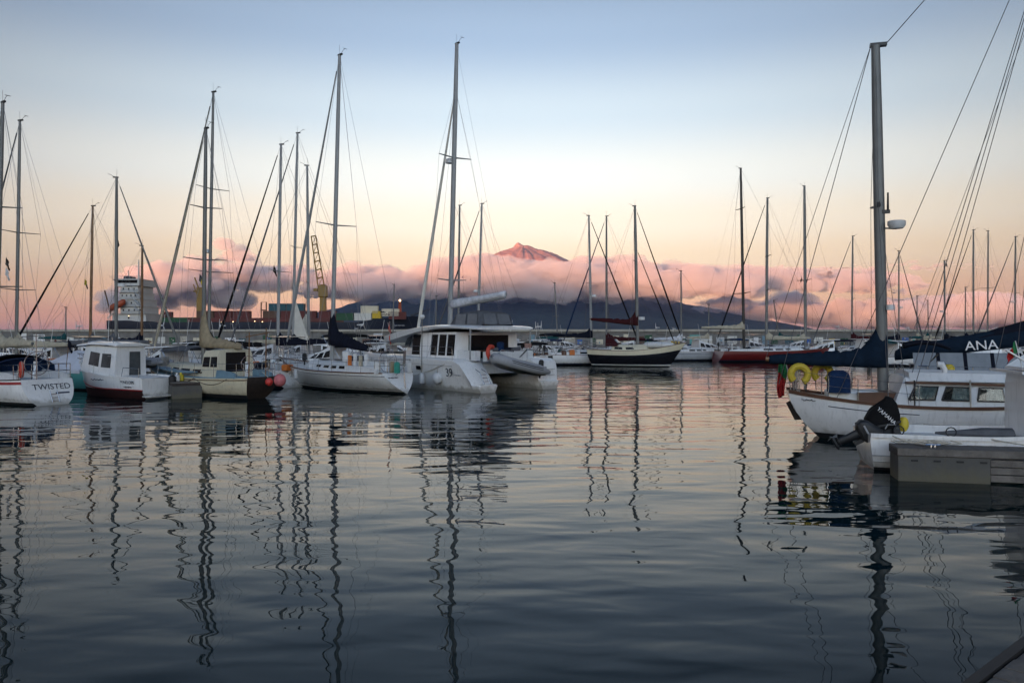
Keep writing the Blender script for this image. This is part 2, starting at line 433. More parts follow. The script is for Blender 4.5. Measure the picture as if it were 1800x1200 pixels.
def glass_mat():
    m = bpy.data.materials.new('thin_glass'); m.use_nodes = True
    t = m.node_tree; t.nodes.clear()
    o = nd(t, 'ShaderNodeOutputMaterial'); mx = nd(t, 'ShaderNodeMixShader'); a = nd(t, 'ShaderNodeBsdfTransparent'); g = nd(t, 'ShaderNodeBsdfGlossy')
    a.inputs[0].default_value = (0.72, 0.76, 0.76, 1); g.inputs['Roughness'].default_value = 0.03
    mx.inputs[0].default_value = 0.05
    t.links.new(a.outputs[0], mx.inputs[1]); t.links.new(g.outputs[0], mx.inputs[2]); t.links.new(mx.outputs[0], o.inputs[0])
    MATS['thin_glass'] = m
glass_mat()

# ================================================================== SHAPES
class MB:
    """collects vertices and faces; build() links them as ONE mesh object"""
    def __init__(s):
        s.v = []; s.f = []; s.m = []
    def add(s, vs, fs, mi=0):
        b = len(s.v)
        s.v += [Vector(v) for v in vs]
        for f in fs:
            s.f.append(tuple(b + i for i in f)); s.m.append(mi)
    def box(s, x0, x1, y0, y1, z0, z1, mi=0):
        v = [(x, y, z) for z in (z0, z1) for y in (y0, y1) for x in (x0, x1)]
        s.add(v, [(0, 2, 3, 1), (4, 5, 7, 6), (0, 1, 5, 4), (2, 6, 7, 3), (0, 4, 6, 2), (1, 3, 7, 5)], mi)
        return s
    def rings(s, rings, caps=True, closed=True, mi=0):
        n = len(rings[0]); vs = [p for r in rings for p in r]; fs = []
        for k in range(len(rings) - 1):
            for i in range(n if closed else n - 1):
                j = (i + 1) % n
                fs.append((k * n + i, k * n + j, (k + 1) * n + j, (k + 1) * n + i))
        if caps and closed:
            fs.append(tuple(range(n - 1, -1, -1))); fs.append(tuple((len(rings) - 1) * n + i for i in range(n)))
        s.add(vs, fs, mi)
        return s
    def tube(s, pts, r, n=6, caps=True, flat=1.0, mi=0):
        pts = [Vector(p) for p in pts]
        rs = r if isinstance(r, (list, tuple)) else [r] * len(pts)
        up = None; rings = []
        for i, p in enumerate(pts):
            d = (pts[min(i + 1, len(pts) - 1)] - pts[max(i - 1, 0)])
            d = d.normalized() if d.length > 1e-9 else Vector((0, 0, 1))
            if up is None:
                up = Vector((0, 1, 0)) if abs(d.y) < 0.9 else Vector((1, 0, 0))
            a = (up - d * up.dot(d)).normalized(); b = d.cross(a); up = a
            rings.append([p + (a * math.cos(2 * PI * k / n) * flat + b * math.sin(2 * PI * k / n)) * rs[i] for k in range(n)])
        return s.rings(rings, caps, True, mi)
    def slab(s, p, th, mi=0):
        """four corners in order + thickness along their normal"""
        p = [Vector(q) for q in p]
        nrm = (p[1] - p[0]).cross(p[3] - p[0]).normalized() * th
        s.add(p + [q + nrm for q in p], [(3, 2, 1, 0), (4, 5, 6, 7), (0, 1, 5, 4), (1, 2, 6, 5), (2, 3, 7, 6), (3, 0, 4, 7)], mi)
        return s
    def sphere(s, c, r, n=12, m=8, sz=1.0, mi=0):
        c = Vector(c); rings = []
        for k in range(1, m):
            a = PI * k / m
            rings.append([c + Vector((math.cos(2 * PI * i / n) * math.sin(a) * r, math.sin(2 * PI * i / n) * math.sin(a) * r, math.cos(a) * r * sz)) for i in range(n)])
        return s.rings(rings, True, True, mi)
    def torus(s, c, R0, r, ax=(0, 1, 0), n=20, m=7, a0=0.0, a1=2 * PI, mi=0):
        c = Vector(c); q = Vector((0, 0, 1)).rotation_difference(Vector(ax))
        full = abs(a1 - a0 - 2 * PI) < 1e-6
        pts = [c + q @ Vector((math.cos(a0 + (a1 - a0) * i / n) * R0, math.sin(a0 + (a1 - a0) * i / n) * R0, 0)) for i in range(n + 1)]
        return s.tube(pts, r, m, not full, mi=mi)
    def build(s, name, material, parent=None, smooth=False, loc=None, rot=None):
        me = bpy.data.meshes.new(name)
        me.from_pydata([tuple(v) for v in s.v], [], s.f)
        mats = material if isinstance(material, (list, tuple)) else [material]
        for m in mats:
            me.materials.append(MATS[m])
        if len(mats) > 1:
            me.polygons.foreach_set('material_index', s.m)
        me.validate(clean_customdata=False); me.update()
        if smooth:
            me.shade_smooth()
            if smooth != 'all':
                try: me.set_sharp_from_angle(angle=R(38))
                except Exception: pass
        o = bpy.data.objects.new(name, me)
        if loc is not None: o.location = loc
        if rot is not None: o.rotation_euler = rot
        return link(o, parent)
def empty(name, loc=(0, 0, 0), rz=0.0):
    o = bpy.data.objects.new(name, None)
    o.empty_display_size = 0.2
    o.location = loc; o.rotation_euler = (0, 0, rz)
    return link(o)
def lerp(a, b, t): return a + (b - a) * t
def catmull(ts, vs, t): return float(np.interp(t, ts, vs))
def lettering(text, size, material, parent, M, name='lettering', extrude=0.004, align='CENTER', sx=1.0):
    """flat raised letters; M maps text plane (x right, y up, z out) to the parent's frame"""
    cu = bpy.data.curves.new(name, 'FONT')
    cu.body = text; cu.size = size; cu.extrude = extrude; cu.align_x = align; cu.align_y = 'CENTER'; cu.resolution_u = 3
    tmp = bpy.data.objects.new(name + '_tmp', cu); COL.objects.link(tmp)
    bpy.context.view_layer.update()
    me = bpy.data.meshes.new_from_object(tmp.evaluated_get(bpy.context.evaluated_depsgraph_get()))
    bpy.data.objects.remove(tmp); bpy.data.curves.remove(cu)
    me.materials.clear(); me.materials.append(MATS[material])
    if sx != 1.0: me.transform(Matrix.Diagonal((sx, 1, 1, 1)))
    me.name = name
    o = bpy.data.objects.new(name, me)
    link(o, parent)
    o.matrix_local = M
    return o
def scribble(parent, M, length, h, material, name='script_lettering', seed=1, r=.012, loops=9):
    """a painted name too small to read: one running pen line"""
    rr = random.Random(seed); pts = []; n = loops * 6
    for i in range(n + 1):
        u = i / n; a = u * loops * 2 * PI
        pts.append(((u - .5) * length + math.cos(a) * h * .3, math.sin(a) * h * (.35 + .25 * math.sin(u * 17 + seed)), .004))
    o = MB().tube(pts, r, 4).build(name, material, parent); o.matrix_local = M
    return o
def plane_matrix(origin, right, up):
    r = Vector(right).normalized(); u = Vector(up); u = (u - r * u.dot(r)).normalized(); n = r.cross(u)
    return Matrix(((r.x, u.x, n.x, origin[0]), (r.y, u.y, n.y, origin[1]), (r.z, u.z, n.z, origin[2]), (0, 0, 0, 1)))
def slack(a, b, sag, n=8):
    a, b = Vector(a), Vector(b)
    return [a.lerp(b, i / n) - Vector((0, 0, sag * 4 * (i / n) * (1 - i / n))) for i in range(n + 1)]

# ================================================================== BOAT KIT
class Boat:
    """frame of one boat: origin at its stern on the waterline, x to the bow, y to port, z up"""
    def __init__(s, name, stern, bow, label, cat, group=None, B=3.2, fs=1.0, fm=0.95, fb=1.3, d=0.35, tw=0.6, tm=0.42, trake=0.35, brake=0.9, flare=0.5, rnd=2.2, dst=None):
        P = Vector(((stern[0] - 900) * stern[1] / FPX, stern[1], 0)); Q = Vector(((bow[0] - 900) * bow[1] / FPX, bow[1], 0))
        D = Q - P
        s.L = D.length; s.ang = math.atan2(D.y, D.x)
        s.root = empty(name, P, s.ang); s.P = P
        s.inv = (Matrix.Translation(P) @ Matrix.Rotation(s.ang, 4, 'Z')).inverted()
        s.B, s.fs, s.fm, s.fb, s.d, s.tw, s.tm, s.trake, s.brake, s.flare, s.rnd = B, fs, fm, fb, d, tw, tm, trake, brake, flare, rnd
        s.dst = dst
        tag(s.root, label, cat, group)
    def local(s, w): return s.inv @ Vector(w)
    def x_of_px(s, px, y=0.0):
        """distance from the stern along the line y = const that bears on photo column px"""
        o = s.root.location; c, n = math.cos(s.ang), math.sin(s.ang); k = (px - 900) / FPX
        X0 = o.x - n * y; Y0 = o.y + c * y
        return (k * Y0 - X0) / (c - k * n)
    def sheer(s, t):
        a, b, c = s.fs, s.fm, s.fb
        # parabola through stern, 0.4, bow
        tmid = 0.38
        if t < tmid: u = 1 - t / tmid; return b + (a - b) * u * u
        u = (t - tmid) / (1 - tmid); return b + (c - b) * u * u
    def hb(s, t):
        if t < s.tm:
            u = (s.tm - t) / s.tm; return s.B / 2 * (s.tw + (1 - s.tw) * (1 - u ** 2))
        u = (t - s.tm) / (1 - s.tm); return max(0.015, s.B / 2 * (1 - u ** 2.1))
    def dep(s, t):
        v = s.d * (0.25 + 0.75 * math.sin(PI * min(1, 0.12 + t * 0.86)) ** 0.7)
        return v if s.dst is None else lerp(s.dst, v, min(1, t / .4) ** .8)
    def pt(s, t, z, side=1, off=0.0):
        sh = s.sheer(t); dd = s.dep(t)
        zr = min(1.0, max(0.0, (z + dd) / (sh + dd)))
        w = (1 - (1 - zr) ** s.rnd) ** s.flare
        w *= 1.0 - 0.12 * max(0, t - 0.55) * (1 - zr) * 4
        y = s.hb(t) * max(0.0, w) + off
        x = t * s.L
        zb = (z + 0.3) / (s.fb + 0.3)
        x -= s.brake * (1 - zb) * max(0, (t - 0.62) / 0.38) ** 2
        zs = (z) / max(0.2, s.fs)
        x += s.trake * (zs if s.trake < 0 else (zs)) * max(0, (0.3 - t) / 0.3) ** 2 if s.trake >= 0 else -s.trake * max(0, 1 - zs) ** 1.7 * max(0, (0.3 - t) / 0.3) ** 2
        return Vector((x, y * side, z))
    def hull(s, mats, boot=0.08, N=30, wl=0.11):
        """mats: topsides, bottom, boot stripe"""
        mb = MB(); zl = [-1.0, -0.55, -0.15, wl, wl + boot]
        us = [0.25, 0.5, 0.75, 0.9, 1.0]
        ts = [i / N for i in range(N + 1)]
        for side in (1, -1):
            grid = []
            for t in ts:
                col = []
                dd = s.dep(t); sh = s.sheer(t)
                for z in zl: col.append(s.pt(t, z * dd if z < 0 else z, side))
                for u in us: col.append(s.pt(t, lerp(wl + boot, sh, u), side))
                grid.append(col)
            n = len(grid[0]); vs = [p for c in grid for p in c]
            for r in range(n - 1):
                fs = []
                for k in range(N):
                    q = (k * n + r, (k + 1) * n + r, (k + 1) * n + r + 1, k * n + r + 1)
                    fs.append(q if side < 0 else q[::-1])
                mb.add(vs, fs, 1 if r < 3 else (2 if r == 3 else 0))
                vs = vs
        # weld duplicates cheaply: rebuild through dict
        idx = {}; nv = []; remap = []
        for v in mb.v:
            k = (round(v.x, 4), round(v.y, 4), round(v.z, 4))
            if k not in idx: idx[k] = len(nv); nv.append(v)
            remap.append(idx[k])
        nf, nm = [], []
        for f, m in zip(mb.f, mb.m):
            g = []
            for i in f:
                j = remap[i]
                if j not in g: g.append(j)
            if len(g) >= 3: nf.append(tuple(g)); nm.append(m)
        mb.v, mb.f, mb.m = nv, nf, nm
        h = mb.build('hull', list(mats), s.root, smooth=True)
        return h
    def transom(s, material):
        mb = MB(); zs = [s.fs * k / 8 for k in range(9)]
        zs = [-s.dep(0)] + zs
        left = [s.pt(0, z, 1) for z in zs]; right = [s.pt(0, z, -1) for z in zs]
        n = len(zs); vs = left + right
        mb.add(vs, [(i, i + 1, n + i + 1, n + i) for i in range(n - 1)])
        thick = [v + Vector((0.03, 0, 0)) for v in vs]
        mb.add(thick, [(n + i, n + i + 1, i + 1, i) for i in range(n - 1)])
        return mb.build('transom', material, s.root)
    def deck(s, material, drop=0.03, camber=0.06, N=24):
        vs, fs = [], []
        for i in range(N + 1):
            t = i / N; z = s.sheer(t) - drop
            a = s.pt(t, s.sheer(t), 1); b = s.pt(t, s.sheer(t), -1)
            vs += [(a.x, a.y, z), (a.x, 0, z + camber * min(1, a.y / (s.B / 2))), (b.x, b.y, z)]
        for i in range(N):
            k = 3 * i
            fs += [(k, k + 1, k + 4, k + 3)[::-1], (k + 1, k + 2, k + 5, k + 4)[::-1]]
        mb = MB(); mb.add(vs, fs)
        return mb.build('deck', material, s.root, smooth=True)
    def strip(s, name, material, zrel0, zrel1, th=0.02, t0=0.0, t1=1.0, parent=None, N=22):
        """moulding that follows the topsides, between two relative heights, both sides"""
        mb = MB()
        for side in (1, -1):
            rings = []
            for i in range(N + 1):
                t = lerp(t0, t1, i / N); sh = s.sheer(t)
                za, zb = (zrel0 * sh, zrel1 * sh)
                p, q = s.pt(t, min(za, sh), side), s.pt(t, min(zb, sh), side)
                p.z, q.z = za, zb
                o = Vector((0, side * th, 0)); i_ = Vector((0, -side * 0.02, 0))
                rings.append([p + i_, p + o, q + o, q + i_])
            mb.rings(rings)
        return mb.build(name, material, parent or s.root)
    def cabin(s, material, x0, x1, w0, w1, h0, h1, rake_f=0.5, rake_a=0.1, inset=0.12, z=None, name='coach_roof', camber=0.07, topmat=None):
        """trunk cabin: footprint x0..x1, half widths w0 (aft) w1 (fore), heights h0 h1 above deck"""
        zf = (lambda x: s.sheer(min(1, max(0, x / s.L))) - 0.03) if z is None else (lambda x: z)
        N = 10; rings = []
        for i in range(N + 1):
            u = i / N; x = lerp(x0, x1, u)
            w = lerp(w0, w1, u ** 1.3); h = lerp(h0, h1, u); zb = zf(x)
            xt = lerp(x0 + rake_a, x1 - rake_f, u)
            wt = w * (1 - inset)
            ring = [(x, -w, zb), (lerp(x, xt, .85), -(wt + 0.02), zb + h * 0.85), (xt, -wt * 0.93, zb + h), (xt, -wt * 0.45, zb + h + camber * 0.8), (xt, 0, zb + h + camber),
                    (xt, wt * 0.45, zb + h + camber * 0.8), (xt, wt * 0.93, zb + h), (lerp(x, xt, .85), wt + 0.02, zb + h * 0.85), (x, w, zb)]
            rings.append([Vector(p) for p in ring])
        mb = MB(); mb.rings(rings, True, True)
        o = mb.build(name, material, s.root, smooth=True)
        def side_pt(u, v, sd=1):
            x = lerp(x0, x1, u); w = lerp(w0, w1, u ** 1.3); h = lerp(h0, h1, u); zb = zf(x); xt = lerp(x0 + rake_a, x1 - rake_f, u)
            a = Vector((x, w * sd, zb)); b = Vector((lerp(x, xt, .85), (w * (1 - inset) + 0.02) * sd, zb + h * 0.85))
            return a.lerp(b, v)
        s.side_pt = side_pt
        return o
    def windows(s, parent, spans, v0=0.35, v1=0.8, material='window_dark', th=0.015, slant=0.0, frame=None):
        for (a, b) in spans:
            for sd in (1, -1):
                p = [s.side_pt(a, v0, sd), s.side_pt(b, v0, sd), s.side_pt(b - slant, v1, sd), s.side_pt(a + slant * 0.3, v1, sd)]
                if sd > 0: p = [p[1], p[0], p[3], p[2]]
                w = MB().slab(p, th).build('window', material, parent)
                if frame:
                    c = sum(p, Vector()) / 4
                    q = [c + (v - c) * 1.0 + (v - c).normalized() * 0.035 for v in p]
                    MB().slab(q, th * 0.5).build('frame', frame, w)
    # ---- rig
    def mast(s, base_px, top, r=0.085, material='alloy', zbase=None, spreaders=((0.52, 0.9),), n=10, gear=True, x=None, name='mast', taper=0.7):
        if x is None: x = s.x_of_px(base_px)
        t = min(1, max(0, x / s.L)); zb = (s.sheer(t) if zbase is None else zbase)
        Yw = (s.root.matrix_basis @ Vector((x, 0, 0))).y
        T = s.local(at(top[0], top[1], Yw)); Bp = Vector((x, 0, zb - 0.1))
        mb = MB(); k_ = 1.0 if r > .14 else 1.3
        mb.tube([Bp, Bp.lerp(T, 0.5), Bp.lerp(T, 0.8), T], [r * k_, r * k_, r * k_ * 0.92, r * k_ * taper], n, flat=0.75)
        m = mb.build(name, material, s.root, smooth=True)
        for (h, wsp) in spreaders:
            c = Bp.lerp(T, h)
            for sd in (1, -1):
                MB().tube([c, c + Vector((-0.12, sd * wsp, 0.05))], [r * 0.42, r * 0.22], 5).build('spreader', material, m)
        if gear:
            g = MB(); g.tube([T, T + Vector((0.02, 0, 0.55))], 0.008, 4).tube([T + Vector((-0.1, 0, 0)), T + Vector((-0.34, 0.02, 0.16)), T + Vector((-0.5, 0.02, 0.2))], 0.012, 4)
            g.box(T.x - 0.22, T.x + 0.12, T.y - 0.05, T.y + 0.05, T.z - 0.03, T.z + 0.05)
            g.tube([T + Vector((-0.5, 0.12, 0.22)), T + Vector((-0.5, -0.12, 0.22))], 0.014, 4)
            g.build('masthead_gear', 'alloy_black', m)
        return dict(o=m, B=Bp, T=T, x=x, sp=spreaders)
    def wire(s, name, a, b, r=0.008, material='wire', parent=None, n=4):
        return MB().tube([a, b], r, n).build(name, material, parent or s.root)
    def rig(s, M, jib=None, jib_r=0.075, bow_t=0.985, inner=None, back=True, shrouds=True, frac=1.0, wire_r=0.008):
        T, Bp = M['T'], M['B']
        head = Bp.lerp(T, frac)
        bowp = s.pt(bow_t, s.sheer(bow_t), 1); bowp.y = 0
        if jib:
            st = s.wire('forestay', head, bowp, wire_r)
            a, b = head.lerp(bowp, 0.05), head.lerp(bowp, 0.94)
            MB().tube([a, a.lerp(b, 0.3), a.lerp(b, 0.7), a.lerp(b, 0.93), b], [jib_r * 0.35, jib_r * 0.6, jib_r * 0.95, jib_r, jib_r * 0.4], 7).build('furled_jib', jib, st, smooth=True)
        else:
            s.wire('forestay', head, bowp, wire_r)
        if inner:
            a = Bp.lerp(T, inner[0]); x = inner[1] * s.L
            b = Vector((x, 0, s.sheer(inner[1]) + 0.05)); st = s.wire('inner_forestay', a, b, wire_r)
            if inner[2]:
                MB().tube([a.lerp(b, .06), a.lerp(b, .6), a.lerp(b, .95)], [jib_r * .4, jib_r * .8, jib_r * .7], 6).build('furled_staysail', inner[2], st, smooth=True)
        if back:
            s.wire('backstay', T, Vector((0.25, 0.0, s.fs + 0.02)), wire_r)
        if shrouds:
            tt = min(0.95, max(0.05, M['x'] / s.L)); w = s.hb(tt) * 0.95; zc = s.sheer(tt)
            for sd in (1, -1):
                chain = Vector((M['x'] - 0.25, sd * w, zc))
                prev = head
                for (h, wsp) in sorted(M['sp'], reverse=True):
                    tip = Bp.lerp(T, h) + Vector((-0.12, sd * wsp, 0.05))
                    s.wire('shroud', prev, tip, wire_r); prev = tip
                s.wire('shroud', prev, chain, wire_r)
                low = Bp.lerp(T, sorted(M['sp'])[0][0] - 0.01) if M['sp'] else head
                s.wire('shroud', low, chain + Vector((-0.35, 0, 0)), wire_r)
    def boom(s, M, length, z, cover=None, material='alloy', r=0.07, rise=0.12, cov_h=0.32, cov_up=0.9, droop=0.0, topping=True, seed=1, cw=0.55):
        Bp, T = M['B'], M['T']; k = (z - Bp.z) / (T.z - Bp.z); a = Bp.lerp(T, k) + Vector((-0.10, 0, 0))
        b = a + Vector((-length, 0, rise))
        o = MB().tube([a, b], [r, r * 0.85], 8, flat=0.8).build('boom', material, s.root, smooth=True)
        if cover:
            rr = random.Random(seed); N = 44; rings = []
            for i in range(N + 1):
                u = i / N
                c = a.lerp(b, u * 0.97) + Vector((0, 0, -0.03))
                if i == 0: c = c + Vector((0.2, 0, 0))
                wob = mnoise.noise(Vector((u * 14, seed * 3.1, 0))); tie = 1 - .22 * max(0, math.cos(u * 2 * PI * 6)) ** 12
                h = cov_h * (1.15 - 0.75 * u ** 1.2) * (1 + .22 * wob) * (tie if u > .1 else 1) + cov_up * math.exp(-(u / 0.085) ** 1.3)
                wd = cov_h * cw * (1.1 - 0.65 * u) * (1 + .25 * mnoise.noise(Vector((u * 11, 5, seed * 1.7)))) * (tie if u > .1 else 1)
                if i in (0, N): wd *= 0.7
                low = r * 1.35 + .05 * max(0, mnoise.noise(Vector((u * 9, 9, seed)))) + droop * math.sin(PI * u) * 0.5
                ring = []
                for q in range(10):
                    th = 2 * PI * q / 10
                    yy = math.sin(th) * wd; zz = math.cos(th)
                    zz = zz * h if zz > 0 else zz * low
                    if zz > h * 0.4: yy *= max(0.25, 1 - 0.65 * (zz / max(h, 0.01)))
                    ring.append(c + Vector((0, yy, zz)))
                rings.append(ring)
            MB().rings(rings).build('sail_cover', cover, o, smooth='all')
        if topping:
            s.wire('topping_lift', b, T.lerp(Bp, 0.01), 0.006)
        return dict(o=o, a=a, b=b)
    # ---- deck gear
    def rails(s, t0=0.06, t1=0.93, h=0.62, n=7, pulpit=True, pushpit=True, material='stainless', wires=2, r=0.013):
        for side in (1, -1):
            prev = None
            pts = []
            for i in range(n + 1):
                t = lerp(t0, t1, i / n); p = s.pt(t, s.sheer(t), side, -0.06)
                q = p + Vector((0, 0, h))
                MB().tube([p, q], r, 5).build('stanchion', material, s.root)
                pts.append((p, q))
            for k in range(wires):
                f = 1 - 0.45 * k
                MB().tube([a.lerp(b, f) for a, b in pts], r * 0.45, 4).build('lifeline', material, s.root)
        if pulpit:
            P = MB()
            for hh in (h, h * 0.5):
                ring = [s.pt(t1, s.sheer(t1), 1, -.06) + Vector((0, 0, hh)), s.pt(0.985, s.sheer(.985), 1) + Vector((0.1, 0.06, hh)), s.pt(0.985, s.sheer(.985), -1) + Vector((0.1, -0.06, hh)), s.pt(t1, s.sheer(t1), -1, -.06) + Vector((0, 0, hh))]
                for sd in (0,): pass
                ring[3].y = -abs(ring[3].y)
                P.tube(ring, r * 1.2, 5)
            q = s.pt(0.97, s.sheer(.97), 1); P.tube([q, q + Vector((.05, 0, h))], r * 1.2, 5); q = s.pt(0.97, s.sheer(.97), -1); P.tube([q, q + Vector((.05, 0, h))], r * 1.2, 5)
            P.build('pulpit', material, s.root)
        if pushpit:
            P = MB()
            a = s.pt(0.02, s.sheer(.02), 1); b = s.pt(0.02, s.sheer(.02), -1)
            e = s.pt(t0, s.sheer(t0), 1, -.06); g = s.pt(t0, s.sheer(t0), -1, -.06); g.y = -abs(g.y)
            for hh in (h, h * 0.55):
                up = Vector((0, 0, hh)); P.tube([e + up, a + up + Vector((.05, -.06, 0)), a.lerp(b, .25) + up + Vector((.02, 0, 0)), a.lerp(b, .75) + up + Vector((.02, 0, 0)), b + up + Vector((.05, .06, 0)), g + up], r * 1.2, 5)
            for q in (a + Vector((.05, -.06, 0)), b + Vector((.05, .06, 0)), a.lerp(b, .25), a.lerp(b, .75)): P.tube([q, q + Vector((0, 0, h))], r * 1.2, 5)
            P.build('pushpit', material, s.root)
    def dodger(s, x, w, h, ln, material, z=None, window='clear_vinyl', name='spray_hood'):
        z = s.sheer(max(0, min(1, x / s.L))) + 0.3 if z is None else z
        N, K = 10, 4; rings = []
        prof = [(ln, 0.25), (ln * 0.62, 0.80), (ln * 0.28, 1.0), (0.0, 0.97)]
        for (dx, hf) in prof:
            ring = []
            for i in range(N + 1):
                a = PI * i / N
                yy = math.cos(a) * w; zz = (abs(math.sin(a)) ** 0.5) * h * hf
                ring.append(Vector((x + dx + (0 if True else 0), yy, z + zz)))
            rings.append(ring)
        mb = MB(); mb.rings(rings, False, False)
        rings2 = [[p + Vector((0, 0, -0.02)) * 1 for p in r_] for r_ in rings]
        mb.rings(rings2, False, False)
        o = mb.build(name, material, s.root, smooth='all')
        if window:
            for (a0, a1) in ((0.58, 0.72), (0.42, 0.57), (0.28, 0.41)):
                def P(a, f):
                    A = PI * a; r0, r1 = (prof[0], prof[1]); dx = lerp(r0[0], r1[0], f); hf = lerp(r0[1], r1[1], f)
                    return Vector((x + dx + 0.02, math.cos(A) * w, z + abs(math.sin(A)) ** 0.5 * h * hf + 0.01))
                MB().slab([P(a0, .2), P(a1, .2), P(a1, .9), P(a0, .9)], 0.01).build('window', window, o)
        return o
    def bimini(s, x0, x1, w, z, material, name='bimini', legs=True, h=0.14):
        N, rings = 8, []
        for k in range(7):
            u = k / 6; x = lerp(x0, x1, u); ring = []
            e = 1 - abs(2 * u - 1) ** 3 * 0.5
            for i in range(N + 1):
                v = i / N * 2 - 1
                ring.append(Vector((x, v * w, z + h * e * (1 - v * v) - (0.10 if abs(v) > 0.99 else 0) - 0.04 * (1 - e))))
            rings.append(ring)
        mb = MB(); mb.rings(rings, False, False); mb.rings([[p - Vector((0, 0, .03)) for p in r_] for r_ in rings], False, False)
        o = mb.build(name, material, s.root, smooth='all')
        if legs:
            zd = s.sheer(max(0, x0 / s.L))
            for sd in (1, -1):
                xm = (x0 + x1) / 2
                MB().tube([(xm, sd * w * .98, zd), (x0 + .1, sd * w * .97, z)], .014, 5).build('frame_tube', 'stainless', o)
                MB().tube([(xm, sd * w * .98, zd), (x1 - .1, sd * w * .97, z)], .014, 5).build('frame_tube', 'stainless', o)
        return o
    def wheel(s, x, z, r=0.42):
        zd = s.sheer(max(0, x / s.L)) - 0.2
        p = MB(); p.tube([(x + .12, 0, zd), (x + .12, 0, z + .1)], [.10, .08], 8)
        ped = p.build('steering_pedestal', 'plastic_white', s.root)
        w = MB(); w.torus((x, 0, z), r, 0.018, (1, 0, 0), 20, 5)
        for k in range(5):
            a = 2 * PI * k / 5
            w.tube([(x, 0, z), (x, math.cos(a) * r, z + math.sin(a) * r)], .008, 4)
        w.build('steering_wheel', 'stainless', s.root)
    def coaming(s, x0, x1, w, h, material='deck_white'):
        for sd in (1, -1):
            z = s.sheer(min(1, max(0, (x0 + x1) / 2 / s.L))) - .03
            rings = []
            for x, hh in ((x0, h * .6), (lerp(x0, x1, .3), h * .85), (x1, h)):
                rings.append([Vector((x, sd * (w - .02), z)), Vector((x, sd * (w + .16), z)), Vector((x, sd * (w + .10), z + hh)), Vector((x, sd * w, z + hh))])
            MB().rings(rings).build('coaming', material, s.root)
    def pole_flag(s, p, h, cols, fw=0.55, fh=0.36, lean=(-0.25, 0), pole='wood_spar', hang=0.75, name='ensign', r=.014):
        p = Vector(p); tip = p + Vector((lean[0], lean[1], h))
        st = MB().tube([p, tip], r, 5).build('flagstaff', pole, s.root)
        flag_cloth(st, tip, fw, fh, cols, hang, name)
def flag_cloth(parent, tip, fw, fh, cols, hang=0.75, name='flag', dirx=-1.0, seed=2):
    """a limp flag: vertical bands cols = [(share, material)], hanging in folds from its hoist"""
    rr = random.Random(seed)
    mats_ = [c[1] for c in cols]; mb = MB(); u0 = 0.0; N = 6
    down = Vector((dirx * math.cos(hang * PI / 2), 0, -math.sin(hang * PI / 2)))
    for mi, (share, m) in enumerate(cols):
        u1 = u0 + share; rings = []
        for i in range(N + 1):
            u = lerp(u0, u1, i / N)
            o = Vector(tip) + down * (fw * u) + Vector((0, 0.05 * math.sin(u * 9 + 1), 0))
            col = []
            for j in range(5):
                v = j / 4
                q = o + Vector((0.0, 0.035 * math.sin(v * 6 + u * 7) * (0.3 + u), -fh * v * (1 - 0.25 * u))) + Vector((dirx * -0.22 * v * fh * (1 - u), 0, 0))
                col.append(q)
            rings.append(col)
        mb.rings(rings, False, False, mi)
        u0 = u1
    mb.v = mb.v
    o = mb.build(name, mats_, parent, smooth='all')
    md = o.modifiers.new('cloth', 'SOLIDIFY'); md.thickness = 0.006
    return o
def hanging_flag(parent, top, w, h, bands, material_names, name='ensign', seed=3):
    """a limp ensign: hoist at top, cloth falling in folds; bands = share of each colour down a slanting seam"""
    NR, NC = 14, 9; mb = MB(); rows = []
    for i in range(NR + 1):
        v = i / NR; wd = w * (.55 + .45 * math.sin(PI * min(1, v * .8 + .15)))
        rows.append([Vector(top) + Vector((-wd * (j / NC) + .04 * math.sin(v * 5), .05 * math.sin(j * 1.7 + v * 3), -h * v - .10 * (j / NC))) for j in range(NC + 1)])
    vs = [p for r_ in rows for p in r_]; n = NC + 1
    for i in range(NR):
        for j in range(NC):
            s_ = (i / NR) + .35 * (j / NC)
            mi = 0 if s_ < bands else 1
            mb.add([vs[i * n + j], vs[i * n + j + 1], vs[(i + 1) * n + j + 1], vs[(i + 1) * n + j]], [(0, 1, 2, 3)], mi)
    o = mb.build(name, material_names, parent, smooth='all')
    md = o.modifiers.new('cloth', 'SOLIDIFY'); md.thickness = .006
    return o
def thing_mesh(mb, name, material, label, cat, group=None, smooth=False, loc=None, rot=None):
    return tag(mb.build(name, material, None, smooth, loc, rot), label, cat, group)
def fender(loc, label, r=0.11, h=0.5, material='fender_white', group='fenders hung over topsides', rope_to=None, ball=False):
    e = empty('fender', loc)
    mb = MB()
    if ball:
        mb.sphere((0, 0, 0), r, 14, 9, 1.08)
    else:
        mb.rings([[Vector((math.cos(2 * PI * k / 10) * rr_, math.sin(2 * PI * k / 10) * rr_, z)) for k in range(10)] for rr_, z in ((r * .3, -h / 2), (r * .85, -h * .43), (r, -h * .3), (r, h * .3), (r * .85, h * .43), (r * .3, h / 2))])
    mb.build('body', material, e, smooth=True)
    top = (h / 2 if not ball else r * 1.05)
    rt = Vector(rope_to) - Vector(loc) if rope_to is not None else Vector((0, 0, 0.5))
    MB().tube([(0, 0, top - .02), rt], .012, 4).build('rope', 'rope_pale', e)
    MB().torus((0, 0, top), .03, .012, (0, 1, 0), 8, 4).build('eye', 'black_rubber', e)
    return tag(e, label, 'fender', group)
